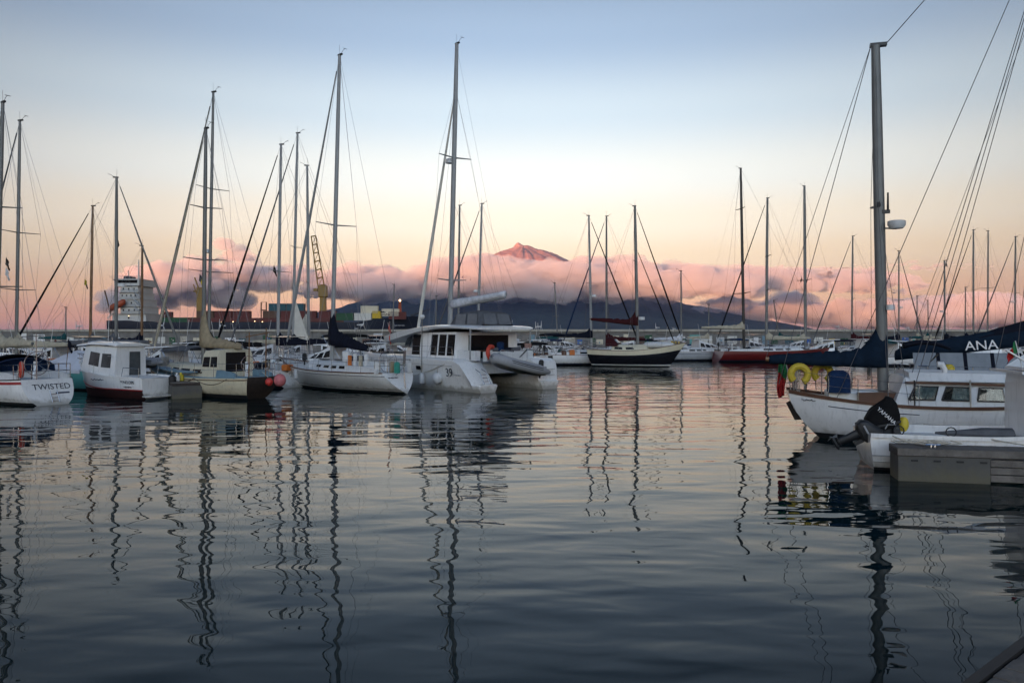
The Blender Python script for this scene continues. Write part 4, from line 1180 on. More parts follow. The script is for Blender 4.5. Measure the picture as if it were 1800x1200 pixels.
# ================================================================== CATAMARAN
def catamaran():
    b = Boat('catamaran', (914, 41.0), (691, 49.7), 'large white catamaran numbered 39 with hardtop roof', 'catamaran', B=1.6, fs=1.5, fm=1.55, fb=1.75)
    L = b.L; root = b.root; HY = 2.15
    st = [(0.0, .62, .36), (.45, .70, .38), (.52, .72, .52), (.95, .76, 1.02), (1.35, .78, 1.42), (1.9, .80, 1.62), (3.5, .84, 1.64), (6.0, .82, 1.66), (8.5, .62, 1.74), (10.2, .36, 1.80), (11.2, .12, 1.84), (L, .02, 1.85)]
    st_near = st; st_far = [(0.0, .66, .40), (.16, .70, .46), (.22, .74, 1.15), (.34, .78, 1.46), (.6, .80, 1.60), (1.9, .80, 1.63)] + st[6:]
    for sd in (1, -1):
        st = st_near if sd > 0 else st_far
        mb = MB(); rings = []
        for (x, w, sh) in st:
            c = sd * HY; k = min(1.0, sh / 1.6); xb = x - (0.5 if x > 11 else 0) * 1.0
            wl = w * (.62 if x > .5 else .8)
            ring = [(xb, c, -.35), (xb, c + wl * .7, -.28), (xb, c + wl * .95, .03), (lerp(xb, x, .3), c + lerp(wl, w, .35), .03 + (sh - .03) * .35), (lerp(xb, x, .7), c + lerp(wl, w, .8), .03 + (sh - .03) * .75), (x, c + w, sh * .96), (x, c + w * .9, sh), (x, c, sh + .02),
                    (x, c - w * .9, sh), (x, c - w, sh * .96), (lerp(xb, x, .7), c - lerp(wl, w, .8), .03 + (sh - .03) * .75), (lerp(xb, x, .3), c - lerp(wl, w, .35), .03 + (sh - .03) * .35), (xb, c - wl * .95, .03), (xb, c - wl * .7, -.28)]
            rings.append([Vector(p) for p in ring])
        h = mb.rings(rings).build('hull', 'gelcoat_white', root, smooth=True)
        for k in range(3 if sd > 0 else 0):
            x = .55 + k * .32; z = .52 + k * .36
            MB().box(x, x + .30, sd * HY - .42, sd * HY + .42, z - .30, z - .02 + .06).build('transom_step', 'deck_white', h)
        MB().box(-.06, .5, sd * HY - .5, sd * HY + .5, .30, .41).build('bathing_platform', 'gelcoat_white', h)
        lad = MB()
        for yy in (-.2, .2): lad.tube([(.02, sd * HY + yy, .42), (.40, sd * HY + yy, 1.0), (.75, sd * HY + yy, 1.15)], .02, 6)
        for z in (.55, .72, .89): lad.tube([(.1 + (z - .42) * .5, sd * HY - .2, z), (.1 + (z - .42) * .5, sd * HY + .2, z)], .015, 5)
        if sd > 0: lad.build('handrail', 'stainless', h)
        else:
            for z in (.72, 1.02): MB().box(.12, .30, sd * HY - .5, sd * HY + .5, z, z + .03).build('transom_seam', 'gelcoat_grey', h)
        for x in (4.6, 6.1, 7.4):
            w = float(np.interp(x, [s_[0] for s_ in st], [s_[1] for s_ in st]))
            MB().slab([(x + .42, sd * (HY + w * .945), 1.02), (x, sd * (HY + w * .945), 1.02), (x, sd * (HY + w * .985), 1.22), (x + .42, sd * (HY + w * .985), 1.22)], .02 * sd).build('hull_window', 'window_dark', h)
        # rail along the side deck
        r = MB(); pts = []
        for x in (2.0, 3.4, 4.8, 6.2, 7.6, 9.0, 10.4):
            w = float(np.interp(x, [s_[0] for s_ in st], [s_[1] for s_ in st])); sh = float(np.interp(x, [s_[0] for s_ in st], [s_[2] for s_ in st]))
            p = Vector((x, sd * (HY + w * .88), sh)); q = p + Vector((0, 0, .62)); pts.append((p, q))
            MB().tube([p, q], .014, 5).build('stanchion', 'stainless', root)
        for f in (1, .55): MB().tube([p.lerp(q, f) for p, q in pts], .007, 4).build('lifeline', 'stainless', root)
    # lettering on the port quarter
    yy = HY + .78
    lettering('39', .62, 'lettering_dark', root, plane_matrix((2.15, yy + .012, .93), (-1, 0, 0), (0, .16, 1)), sx=.95)
    scribble(root, plane_matrix((1.46, yy - .0, .84), (-1, .05, 0), (0, .16, 1)), .55, .05, 'lettering_grey', 'small_lettering', 2, .012)
    bd = MB(); bd.rings([[Vector((x, -1.5, z0)), Vector((x, 1.5, z0)), Vector((x, 1.6, z1)), Vector((x, -1.6, z1))] for x, z0, z1 in ((1.5, .85, 1.35), (2.2, .75, 1.6), (6.5, .75, 1.66), (9.2, .9, 1.75))]); bd.build('bridge_deck', 'gelcoat_white', root)
    # saloon: curved front, upright sides, tall dark windows between pale mullions
    ft = [(2.6, 2.25), (6.6, 2.2), (7.9, 1.75), (8.4, .9), (8.5, 0)]
    lo = [Vector((x, y, 1.6)) for x, y in ft]; outline = lo + [Vector((p.x, -p.y, p.z)) for p in lo[-2::-1]]
    hi = [Vector((lerp(p.x, 2.6, .10 if p.x > 6 else 0), p.y * .93, 3.02 - .18 * max(0, (p.x - 6) / 2.5))) for p in outline]
    mb = MB(); mb.rings([outline, hi]); sal = mb.build('saloon', 'gelcoat_white', root)
    def side(u, z, sd):  # along the straight side
        k = (z - 1.6) / 1.42; x = lerp(2.6, 6.6, u); return Vector((x, sd * lerp(2.25, 2.2, u) * lerp(1, .93, k), z))
    for sd in (1, -1):
        for (a, c) in ((.02, .17), (.21, .36), (.40, .54), (.80, .98)):
            p = [side(c, 1.78, sd), side(a, 1.78, sd), side(a, 2.88, sd), side(c, 2.88, sd)]
            if sd < 0: p = [p[1], p[0], p[3], p[2]]
            MB().slab(p, .02).build('window', 'window_dark', sal)
        q = [Vector((7.75, sd * 1.82, 2.2)), Vector((6.72, sd * 2.18, 2.2)), Vector((6.55, sd * 2.09, 2.9)), Vector((7.5, sd * 1.70, 2.9))]
        if sd < 0: q = [q[1], q[0], q[3], q[2]]
        MB().slab(q, .03).build('front_window', 'window_dark', sal)
    MB().box(2.585, 2.60, -1.5, 1.3, 1.62, 2.85).build('saloon_door', 'window_dark', sal)
    # hardtop that sweeps from the foredeck over the cockpit
    rings = []
    for x, w, z, th in ((1.15, 1.9, 3.22, .08), (1.35, 2.2, 3.26, .10), (2.3, 2.5, 3.32, .12), (3.8, 2.6, 3.36, .14), (5.5, 2.65, 3.26, .22), (7.4, 2.6, 3.04, .34), (9.2, 2.3, 2.78, .36), (9.9, 1.7, 2.68, .30)):
        rings.append([Vector((x, -w * .97, z - th)), Vector((x, w * .97, z - th)), Vector((x, w + .02, z - .02)), Vector((x, w * .9, z + .04)), Vector((x, 0, z + .10)), Vector((x, -w * .9, z + .04)), Vector((x, -w - .02, z - .02))])
    ht = MB().rings(rings).build('hardtop', 'gelcoat_white', root, smooth=True)
    for sd in (1, -1):
        MB().tube([(1.5, sd * 2.1, 1.6), (1.45, sd * 2.1, 3.18)], .045, 8).build('hardtop_post', 'alloy_white', root)
        MB().box(1.2, 2.55, sd * 1.85 - .2, sd * 1.85 + .2, 1.55, 2.05).build('cockpit_seat', 'deck_white', root)
    MB().box(1.0, 1.3, -1.4, 1.4, 1.5, 2.0).build('aft_seat', 'deck_white', root)
    MB().box(1.45, 2.1, .3, 1.2, 2.0, 2.06).build('cockpit_table', 'wood_trim', root)
    # helm station on the roof with tent of canvas and clear panels
    N = 8; prof = [(1.7, .15), (1.9, .78), (2.9, .86), (3.9, .80), (4.4, .18)]
    rings = [[Vector((x, .05 + math.cos(PI * i / N) * 1.15, 3.32 + (abs(math.sin(PI * i / N)) ** .28) * h)) for i in range(N + 1)] for x, h in prof]
    tent = MB(); tent.rings(rings, False, False); tent.rings([[p + Vector((0, 0, -.02)) for p in r_] for r_ in rings], False, False)
    tn = tent.build('helm_enclosure', 'canvas_grey', root, smooth='all')
    for (x0, x1) in ((2.0, 2.8), (2.95, 3.8)):
        MB().slab([(x1, 1.24, 3.42), (x0, 1.24, 3.42), (x0, 1.16, 3.98), (x1, 1.16, 3.98)], .015).build('clear_panel', 'clear_vinyl', tn)
    MB().slab([(1.68, -.9, 3.42), (1.68, -.05, 3.42), (1.87, -.05, 3.98), (1.87, -.85, 3.98)], -.02).build('clear_panel', 'clear_vinyl', tn)
    MB().slab([(1.68, .1, 3.42), (1.68, .95, 3.42), (1.87, .9, 3.98), (1.87, .1, 3.98)], -.02).build('clear_panel', 'clear_vinyl', tn)
    for sd in (1, -1):   # dark rubbing line and seams along the topsides
        MB().tube([(x, sd * (HY + w * 1.0 + .006), sh * .80) for (x, w, sh) in st_near[5:-1]], .012, 4).build('hull_seam', 'gelcoat_grey', root)
    for x in (9.2, 9.9): 
        for sd in (1, -1): MB().box(x, x + .45, sd * HY - .22, sd * HY + .22, 1.80, 1.86).build('deck_hatch', 'window_dark', root)
    gr_ = MB(); gr_.box(1.15, 1.45, -1.9, -1.4, 2.15, 2.4); gr_.build('barbecue', 'stainless', root)
    MB().tube([(1.3, .2, 2.0), (1.3, .2, 2.1), (1.3, .2, 2.45), (1.3, .2, 2.5)], [.16, .2, .2, .1], 9).build('cushion_stack', 'canvas_blue', root, smooth=True)
    for k in range(3): MB().rings([[Vector((1.5 + dx * q, -.9 + k * .7 + dy * q, z)) for dx, dy in ((-.25, -.3), (.25, -.3), (.25, .3), (-.25, .3))] for z, q in ((2.03, .9), (2.08, 1), (2.16, 1), (2.2, .85))]).build('seat_cushion', ('canvas_grey', 'canvas_navy', 'canvas_grey')[k], root)
    m = b.mast(795, (803, 77), r=.13, zbase=3.3, x=5.9, spreaders=((.17, 1.0), (.60, 1.15)), material='alloy_white')
    MB().box(-.001, .001, 0, .001, 0, .001)
    k = m['B'].lerp(m['T'], .585); MB().tube([k + Vector((.35, 0, -.02)), k + Vector((.35, 0, .22))], [.27, .24], 12).build('radar_dome', 'plastic_white', m['o'], smooth=True)
    head = m['B'].lerp(m['T'], .84)
    fs = Vector((L * .80, 0, 1.95)); cb = MB().tube([(L * .82, -HY, 1.8), (L * .82, HY, 1.8)], .09, 8).build('crossbeam', 'alloy', root)
    s_ = b.wire('forestay', head, fs, .008); a, c = head.lerp(fs, .03), head.lerp(fs, .97)
    MB().tube([a, a.lerp(c, .4), a.lerp(c, .85), c], [.04, .085, .11, .07], 7).build('furled_jib', 'sailcloth', s_, smooth=True)
    for sd in (1, -1):
        tip = m['B'].lerp(m['T'], .60) + Vector((-.12, sd * 1.15, .05)); ch = Vector((4.2, sd * (HY + .7), 1.65))
        b.wire('shroud', head, tip, .008); b.wire('shroud', tip, ch, .008); b.wire('shroud', head, ch + Vector((-.3, 0, 0)), .008); b.wire('shroud', m['B'].lerp(m['T'], .17), ch, .008)
    bm = b.boom(m, 4.6, 4.45, None, 'alloy_white', r=.12, rise=.42)
    lz = MB(); rr = random.Random(5); rings = []
    for i in range(10):
        u = i / 9; c = bm['a'].lerp(bm['b'], u) + Vector((0, 0, .14)); w = .16 * rr.uniform(.85, 1.1); h = (.24 - .08 * u) * rr.uniform(.9, 1.1)
        rings.append([c + Vector((0, math.cos(2 * PI * q / 8) * w, math.sin(2 * PI * q / 8) * h)) for q in range(8)])
    lz.rings(rings).build('sail_bag', 'canvas_white', bm['o'], smooth='all')
    for sd in (1, -1): b.wire('lazy_jack', m['B'].lerp(m['T'], .45), bm['a'].lerp(bm['b'], .7) + Vector((0, sd * .1, 0)), .005)
    # davits
    for y in (-.9, .9): MB().tube([(1.2, y, 1.55), (.4, y, 2.1), (-.5, y, 2.05)], .04, 6).build('davit', 'stainless', root)
    return b
CAT = catamaran()
Mc = CAT.root.matrix_basis
rib_dinghy('inflatable_dinghy', 'grey inflatable dinghy hung between the catamaran\'s sterns', Mc @ Matrix.Translation((-.1, -1.35, .95)) @ Matrix.Rotation(R(90), 4, 'Z') @ Matrix.Rotation(R(-11), 4, 'Y'), L=3.3, B=1.7, r=.27, outboard=True)
e = empty('lifebuoy', Mc @ Vector((.95, 1.15, 1.98)), CAT.ang); MB().torus((0, 0, 0), .30, .11, (1, .3, 0), 18, 8, -.9, PI + .9).build('horseshoe', 'lifebuoy_red', e, smooth=True); MB().box(-.03, .03, -.08, .08, -.22, .1).build('light', 'plastic_white', e)
tag(e, 'red horseshoe lifebuoy on the catamaran\'s aft rail', 'lifebuoy')
p = Mc @ Vector((3.1, 2.98, .62)); fender(p, 'round white fender hung low on the catamaran\'s side', .28, material='fender_white', ball=True, rope_to=Mc @ Vector((3.1, 2.85, 1.7)))
p = Mc @ Vector((4.4, 3.02, .55)); fender(p, 'small white fender forward of the round one on the catamaran\'s side', .15, .6, rope_to=Mc @ Vector((4.4, 2.9, 1.7)))
rp = MB(); rp.tube(slack(Mc @ Vector((1.9, 2.9, 1.6)), Mc @ Vector((6.4, 3.0, .5)), .15), .022, 5); thing_mesh(rp, 'mooring_rope', 'rope_pale', 'pale mooring rope slanting down the catamaran\'s port side', 'rope')
# ================================================================== FOREGROUND RIGHT
# --- ketch rigged motor sailer with wooden rails
b = Boat('sailboat', (1384, 23.2), (2080, 20.6), 'white motor sailer with brown wooden rail and row of curtained windows', 'sailboat', B=3.1, fs=1.32, fm=1.02, fb=1.55, tw=.34, tm=.45, trake=-.85, brake=.9, flare=.50, rnd=2.0, d=.45)
b.hull(('gelcoat_white', 'antifoul_black', 'antifoul_black'), boot=.06, N=40); b.transom('gelcoat_white'); b.deck('deck_cream')
rl = b.strip('cap_rail', 'wood_trim', .965, 1.045, .035, N=36); b.strip('rubbing_band', 'wood_trim', .55, .575, .012, .34, 1.0); b.strip('lower_band', 'stripe_navy', .36, .38, .01, .34, .95)
b.strip('scroll_line', 'stripe_navy', .80, .82, .006, .10, .33)
rud = MB(); rud.slab([(.12, -.03, 1.04), (.46, -.03, .48), (.20, -.03, .46), (-.04, -.03, .95)], .06); rud.build('rudder', 'wood_dark', b.root)
L = b.L
xc0, xc1 = b.x_of_px(1600, -1.1), L * .93
o = b.cabin('deck_white', xc0 - .42, xc1, 1.12, .8, .80, .66, rake_f=.8, rake_a=.30, inset=.10, z=.98, name='deckhouse', camber=.05)
def win(px0, px1, v0=.33, v1=.86):
    """deckhouse window with dark frame, curtain and pane, on both sides"""
    x0, x1 = b.x_of_px(px0, -1.08), b.x_of_px(px1, -1.08); u0, u1 = (x0 - xc0 + .42) / (xc1 - xc0 + .42), (x1 - xc0 + .42) / (xc1 - xc0 + .42)
    for sd in (-1, 1):
        p = [b.side_pt(u0, v0, sd), b.side_pt(u1, v0, sd), b.side_pt(u1 + .006, v1, sd), b.side_pt(u0 + .012, v1, sd)]
        if sd > 0: p = [p[1], p[0], p[3], p[2]]
        c = sum(p, Vector()) / 4
        nrm = (p[1] - p[0]).cross(p[3] - p[0]).normalized()
        f = MB().slab([c + (v - c) * 1.0 for v in p], .012).build('window', 'window_dark', o)
        # frame bars
        fr = MB(); q = [v + nrm * .022 for v in p]
        fr.tube(q + [q[0]], .026, 5); fr.build('frame', 'black_rubber', f)
        cu = MB(); N = 26; rows = []
        for i in range(N + 1):
            u = lerp(.10 if px0 < 1600 else .32, .96, i / N)
            off = nrm * (.022 + .008 * math.sin(i * 1.9))
            rows.append([p[0].lerp(p[1], u).lerp(p[3].lerp(p[2], u), .06) + off, p[0].lerp(p[1], u).lerp(p[3].lerp(p[2], u), .94) + off])
        cu.rings(rows, False, False); cu.build('curtain', 'curtain', f, smooth='all')
        MB().slab([v + nrm * .036 for v in p], .004).build('pane', 'thin_glass', f)
for a_, c_ in ((1592, 1641), (1654, 1706), (1721, 1772), (1790, 1840)): win(a_, c_)
MB().rings([[Vector((x, -w, z)), Vector((x, w, z)), Vector((x, w, z + .05)), Vector((x, -w, z + .05))] for x, w, z in ((xc0 - .12, 1.10, 1.63), (xc0 + 1.2, 1.10, 1.62), (xc1 - .7, .8, 1.5))]).build('roof_moulding', 'wood_trim', b.root)
MB().rings([[Vector((x, -w, z)), Vector((x, w, z)), Vector((x, w - .1, z + .22)), Vector((x, 0, z + .27)), Vector((x, -w + .1, z + .22))] for x, w, z in ((xc0 + .0, 1.0, 1.70), (xc0 + .12, 1.06, 1.70), (xc0 + 3.4, .98, 1.67), (xc0 + 3.6, .9, 1.65))]).build('raised_roof', 'deck_white', b.root, smooth=True)
x = b.x_of_px(1652, -.8); MB().rings([[Vector((x + dx, -.95 + dy, z)) for dx, dy in ((0, 0), (.42, 0), (.42, .3), (0, .3))] for z in (1.70, 1.84)]).build('roof_locker', 'plastic_white', b.root)
MB().tube([(x + .12, -.8, 1.84), (x + .12, -.8, 2.0), (x + .04, -.8, 2.14), (x - .06, -.8, 2.14)], [.07, .07, .09, .08], 8).build('dorade_vent', 'plastic_white', b.root, smooth=True)
b.wire('grab_wire', (xc0 + .1, -1.16, 1.0), (xc0 + .1, -1.10, 1.72), .018, 'wood_dark'); b.wire('grab_wire', (b.x_of_px(1705, -1.1), -1.18, 1.0), (b.x_of_px(1705, -1.1), -1.12, 1.75), .02, 'rope_pale')
# mizzen
m = b.mast(1553, (1539, 80), r=.15, zbase=1.0, material='alloy', spreaders=((.555, .62),), gear=False, taper=.78, n=14); MB().box(m['T'].x - .14, m['T'].x + .30, -.09, .09, m['T'].z - .02, m['T'].z + .07).build('masthead_crane', 'alloy_black', m['o'])
k = m['B'].lerp(m['T'], .50)
MB().tube([k + Vector((.42, -.12, -.1)), k + Vector((.42, -.12, .0)), k + Vector((.42, -.12, .10)), k + Vector((.42, -.12, .12))], [.17, .24, .24, .2], 16).build('radar_dome', 'plastic_white', m['o'], smooth=True)
MB().tube([k + Vector((.05, 0, -.06)), k + Vector((.42, -.1, -.10))], .025, 5).build('radar_bracket', 'alloy', m['o']); MB().tube([k + Vector((.20, -.1, .42)), k + Vector((.20, -.1, .92))], [.035, .025], 6).build('horn', 'alloy_black', m['o']); MB().box(k.x + .05, k.x + .26, -.14, -.04, k.z + .34, k.z + .44).build('lamp_bracket', 'alloy_black', m['o'])
k2 = m['B'].lerp(m['T'], .27); MB().tube([k2 + Vector((.22, -.1, -.03)), k2 + Vector((.22, -.1, .12))], .12, 10).build('deck_lamp', 'plastic_white', m['o'], smooth=True)
bx = b.boom(m, 3.05, 2.12, 'canvas_green_blue', r=.075, rise=.10, seed=11, cov_h=.38, cov_up=.75, cw=.62, material='wood_spar', topping=False)
b.wire('mizzen_stay', m['T'] + Vector((-.12, 0, 0)), Vector((-.55 + .3, -.3, 1.5)) + Vector((0.8, 0, 0)) * 0 , .010); b.wire('topping_lift', m['T'] + Vector((-.12, 0, 0)), bx['b'], .008)
for sd in (1, -1):
    tip = m['B'].lerp(m['T'], .555) + Vector((-.12, sd * .62, .05)); ch = Vector((m['x'] - .1, sd * 1.35, 1.05)); b.wire('shroud', m['T'], tip, .007); b.wire('shroud', tip, ch, .007); b.wire('shroud', m['B'].lerp(m['T'], .54), ch + Vector((.5, 0, 0)), .007)
# main mast stands outside the picture; its stays cross it
mm = b.mast(1900, (1890, -300), r=.14, zbase=1.5, x=L * .66, material='alloy_white', spreaders=((.5, .9),), gear=False)
b.wire('triatic_stay', m['T'] + Vector((.3, 0, .05)), mm['T'], .012)
for (px, py, y_) in ((1470, 690, -.9), (1588, 690, -1.0), (1618, 640, .9), (1600, 660, -1.2)):
    b.wire('main_backstay', mm['T'].lerp(mm['B'], .04), Vector((b.x_of_px(px, y_), y_, 1.15)), .010)
for sd in (1, -1):
    for f, dx in ((0, .0), (.45, -.6), (.45, .5)): b.wire('main_shroud', mm['T'].lerp(mm['B'], f), Vector((mm['x'] + dx - .2, sd * 1.4, 1.1)), .009)
# aft deck: pushpit, mast pin rail, well, hatch
b.rails(t0=.03, t1=.33, h=.62, n=4, pulpit=False, wires=2, r=.014)
mbx = MB(); xx = b.x_of_px(1548, -.5); mbx.rings([[Vector((xx + dx, -.75, z)), Vector((xx + dx, .75, z)), Vector((xx + dx, .75, z + h)), Vector((xx + dx, -.75, z + h))] for dx, z, h in ((-.62, .95, .38), (.35, .95, .42))]); mbx.build('cockpit_well', 'wood_trim', b.root)
x = b.x_of_px(1490, -.5); MB().rings([[Vector((x + dx * k_, dy * k_, z)) for dx, dy in ((-.5, -.6), (.9, -.6), (.9, .6), (-.5, .6))] for z, k_ in ((1.05, 1), (1.30, 1), (1.36, .9))]).build('aft_hatch', 'deck_white', b.root)
x = b.x_of_px(1474, -.5); o2 = MB(); o2.rings([[Vector((x + dx * k_, -.5 + dy * k_, z)) for dx, dy in ((-.28, -.3), (.28, -.3), (.28, .3), (-.28, .3))] for z, k_ in ((1.32, 1.0), (1.7, .98), (1.86, .86), (1.93, .5))]); o2.build('canvas_cover', 'canvas_blue', b.root, smooth=True)
for k in range(2):
    px = (1405, 1446)[k]; yq = (-.45, .55)[k]; x = b.x_of_px(px, yq)
    e = empty('lifebuoy', b.root.matrix_basis @ Vector((x, yq, 1.80)), b.ang); MB().torus((0, 0, 0), .23, .10, (.15, -1, 0), 20, 8, -.95, PI + .95).build('horseshoe', 'lifebuoy_yellow', e, smooth=True)
    for dx in (-.2, .2): MB().tube([(dx, 0, -.1), (dx * .9, 0, -.50)], .012, 4).build('strap', 'rope_dark', e)
    tag(e, ('yellow horseshoe lifebuoy nearest the flag on the motor sailer\'s stern' , 'yellow horseshoe lifebuoy beside the blue canvas cover on the motor sailer\'s stern')[k], 'lifebuoy', 'lifebuoys on the motor sailer')
fst = MB().tube([(.10, 0, 1.3), (-.06, 0, 2.28)], .014, 5).build('flagstaff', 'alloy_white', b.root); hanging_flag(fst, (-.04, 0, 2.22), .26, 1.05, .55, ['flag_green', 'flag_red'])
scribble(b.root, plane_matrix(b.pt(.055, 1.10, -1, .014), (1, -.22, -.08), (0, -.1, 1)), .5, .045, 'lettering_dark', 'bow_scroll', 4, .010, 4)
KET = b

# --- sailing boat behind with ANA on its sail cover
b = Boat('sailboat', (1560, 28.5), (2150, 27.0), 'sailboat with ANA lettered on its dark blue boom cover', 'sailboat', B=3.4, fs=1.25, fm=1.2, fb=1.6, tw=.7, trake=.4, brake=.9)
b.hull(('gelcoat_navy', 'antifoul_black', 'stripe_white')); b.transom('gelcoat_navy'); b.deck('deck_white')
b.strip('toe_rail', 'wood_trim', .98, 1.04, .015)
o = b.cabin('deck_white', 3.6, 8.0, 1.05, .8, .5, .36); b.windows(o, [(.08, .3), (.38, .6)], .4, .8)
m = b.mast(1872, (1868, -120), r=.11, spreaders=((.5, 1.1),)); b.rig(m, jib=None)
# long drooping boom cover
A = b.local(at(1578, 622, 28.2)); A.y = 0; C = b.local(at(1868, 590, 27.5)); C.y = 0
bo = MB().tube([A + Vector((.1, 0, -.12)), C + Vector((0, 0, -.2))], .07, 8).build('boom', 'alloy', b.root)
rr = random.Random(4); rings = []
for i in range(23):
    u = i / 22; c = A.lerp(C, u); h = lerp(.22, .52, u ** .8) * rr.uniform(.93, 1.07); w = .20 * rr.uniform(.92, 1.1)
    if i == 0: h *= .5; w *= .5
    rings.append([c + Vector((0, math.cos(2 * PI * q / 12) * w * (1 if math.sin(2 * PI * q / 12) < .3 else .6), math.sin(2 * PI * q / 12) * (h if math.sin(2 * PI * q / 12) > 0 else .24))) for q in range(12)])
MB().rings(rings).build('sail_cover', 'canvas_green_blue', bo, smooth='all')
lz = MB(); rings = []
A2, C2 = b.local(at(1700, 598, 28)), b.local(at(1868, 566, 27.5)); A2.y = C2.y = .1
for i in range(9):
    u = i / 8; c = A2.lerp(C2, u); h = lerp(.06, .36, u ** .7) * rr.uniform(.9, 1.1)
    rings.append([c + Vector((0, math.cos(2 * PI * q / 8) * .2, math.sin(2 * PI * q / 8) * h)) for q in range(8)])
lz.rings(rings).build('sail_bag_flap', 'canvas_navy', bo, smooth='all')
pA = b.local(at(1716, 607, 28.2)); lettering('ANA', .46, 'lettering_white', b.root, plane_matrix((pA.x, -.30, pA.z), (1, 0, .06), (0, .12, 1)), sx=1.12)
# folded bimini and clear-panelled cockpit tent
A3, C3 = b.local(at(1584, 607, 27.6)), b.local(at(1660, 612, 27.6)); rings = []
for i in range(9):
    u = i / 8; c = A3.lerp(C3, u) + Vector((0, 0, .16 * math.sin(PI * u))); rings.append([Vector((c.x, -1.1 + math.cos(2 * PI * q / 8) * .14, c.z + math.sin(2 * PI * q / 8) * .11 * (1 - .5 * u))) for q in range(8)])
MB().rings(rings).build('rolled_canvas', 'canvas_navy', b.root, smooth='all')
tz0, tz1 = 1.5, 2.3
x0, x1 = b.x_of_px(1600, -1), b.x_of_px(1790, -1)
for k in range(4):
    a0, a1 = lerp(x0, x1, k / 4) + .06, lerp(x0, x1, (k + 1) / 4) - .06
    MB().slab([(a0, -1.25, tz0), (a1, -1.25, tz0), (a1, -1.05, tz1), (a0, -1.05, tz1)], .012).build('tent_window', 'clear_vinyl', b.root)
    MB().slab([(a1, -1.255, tz0), (a1 + .12, -1.255, tz0), (a1 + .12, -1.055, tz1), (a1, -1.055, tz1)], .016).build('tent_seam', 'canvas_navy', b.root)
MB().slab([(x0 - .1, -1.26, 1.35), (x1 + .1, -1.26, 1.35), (x1 + .1, -1.25, 1.5), (x0 - .1, -1.25, 1.5)], .02).build('tent_skirt', 'canvas_black', b.root)
MB().tube([(x0, -1.15, 1.4), (lerp(x0, x1, .25), -1.1, 2.25)], .03, 5).build('tent_strut', 'alloy_black', b.root)
p = b.local(at(1664, 648, 27.3)); MB().sphere((p.x, -1.2, p.z), .18, 10, 7).build('yellow_fender', 'plastic_yellow', b.root, smooth=True)
b.rails(n=6)

# --- white outboard motor boat
b = Boat('motorboat', (1514, 18.15), (2010, 16.9), 'white open motor boat with covered black outboard, cut by the right edge', 'motorboat', B=2.1, fs=.78, fm=.77, fb=1.15, tw=.92, tm=.35, trake=-.12, brake=.9, flare=.34, rnd=2.6, d=.28)
b.hull(('gelcoat_white', 'antifoul_black', 'antifoul_black'), boot=.03, wl=.04); b.transom('gelcoat_white'); b.deck('deck_white', drop=.14, camber=.01)
b.strip('gunwale', 'gelcoat_white', .95, 1.06, .045); b.strip('spray_strake', 'gelcoat_grey', .42, .46, .02); b.strip('spray_strake', 'gelcoat_grey', .24, .27, .015)
def outboard(b, p, s, tilt, cover_mat, text=None, name='outboard'):
    """cowl under a cover, leg, gearcase and propeller, tilted about its bracket"""
    e = bpy.data.objects.new(name, None); link(e, b.root); e.location = p; e.rotation_euler = (0, tilt, 0); e.scale = (s, s, s); e.empty_display_size = .1
    rings = []
    for z, lx, w, ox in ((.02, .20, .15, 0), (.10, .31, .21, -.01), (.26, .36, .235, -.02), (.42, .35, .225, -.01), (.55, .27, .17, .02), (.61, .14, .09, .04)):
        rings.append([Vector((ox - .06 + math.copysign(abs(math.cos(a)) ** .42, math.cos(a)) * lx, math.copysign(abs(math.sin(a)) ** .42, math.sin(a)) * w, z + (.10 * math.cos(a) if z > .3 else 0))) for a in [2 * PI * q / 16 for q in range(16)]])
    c = MB().rings(rings).build('cowl', cover_mat, e, smooth=True)
    MB().rings([[Vector((-.07 + math.copysign(abs(math.cos(a)) ** .42, math.cos(a)) * lx, math.copysign(abs(math.sin(a)) ** .42, math.sin(a)) * w, z)) for a in [2 * PI * q / 16 for q in range(16)]] for z, lx, w in ((.10, .325, .222), (.125, .335, .228), (.15, .34, .226))]).build('cowl_seam', 'black_rubber', c)
    if not text:
        for sd in (-1, 1): MB().box(-.26, .14, sd * .236 - .006, sd * .236 + .006, .24, .29).build('cowl_decal', 'lettering_grey', c)
    MB().rings([[Vector((ox + math.cos(a) * lx, math.sin(a) * w, z)) for a in [2 * PI * q / 10 for q in range(10)]] for z, lx, w, ox in ((.03, .16, .11, -.06), (-.25, .13, .08, -.08), (-.62, .11, .035, -.10))]).build('leg', 'black_plastic', e, smooth=True)
    MB().tube([(.12, 0, -.70), (.05, 0, -.70), (-.22, 0, -.70), (-.30, 0, -.70)], [.02, .055, .06, .03], 9).build('gearcase', 'black_plastic', e, smooth=True)
    MB().slab([(-.22, -.11, -.58), (.02, -.09, -.58), (.02, .09, -.58), (-.22, .11, -.58)], .015).build('cavitation_plate', 'black_plastic', e)
    pr = MB()
    for k in range(3):
        a = 2 * PI * k / 3; u = Vector((0, math.cos(a), math.sin(a))); v = Vector((.04, -math.sin(a) * .07, math.cos(a) * .07)); o_ = Vector((-.31, 0, -.70))
        pr.slab([o_ + u * .03 - v * .5, o_ + u * .17 - v, o_ + u * .17 + v, o_ + u * .03 + v * .5], .008)
    pr.build('propeller', 'alloy', e)
    MB().box(.08, .20, -.12, .12, -.22, .06).build('bracket', 'black_plastic', e)
    if text:
        lettering(text, .115, 'lettering_white', e, plane_matrix((-.02, -.246, .32), (.55, 0, -.83), (.83, .05, .55)))
    return e
outboard(b, Vector((b.x_of_px(1563, .1), .15, .80)), 1.05, R(-14), 'canvas_black', 'YAMAHA')
outboard(b, Vector((-.16, -.55, .70)), .72, R(62), 'black_plastic')
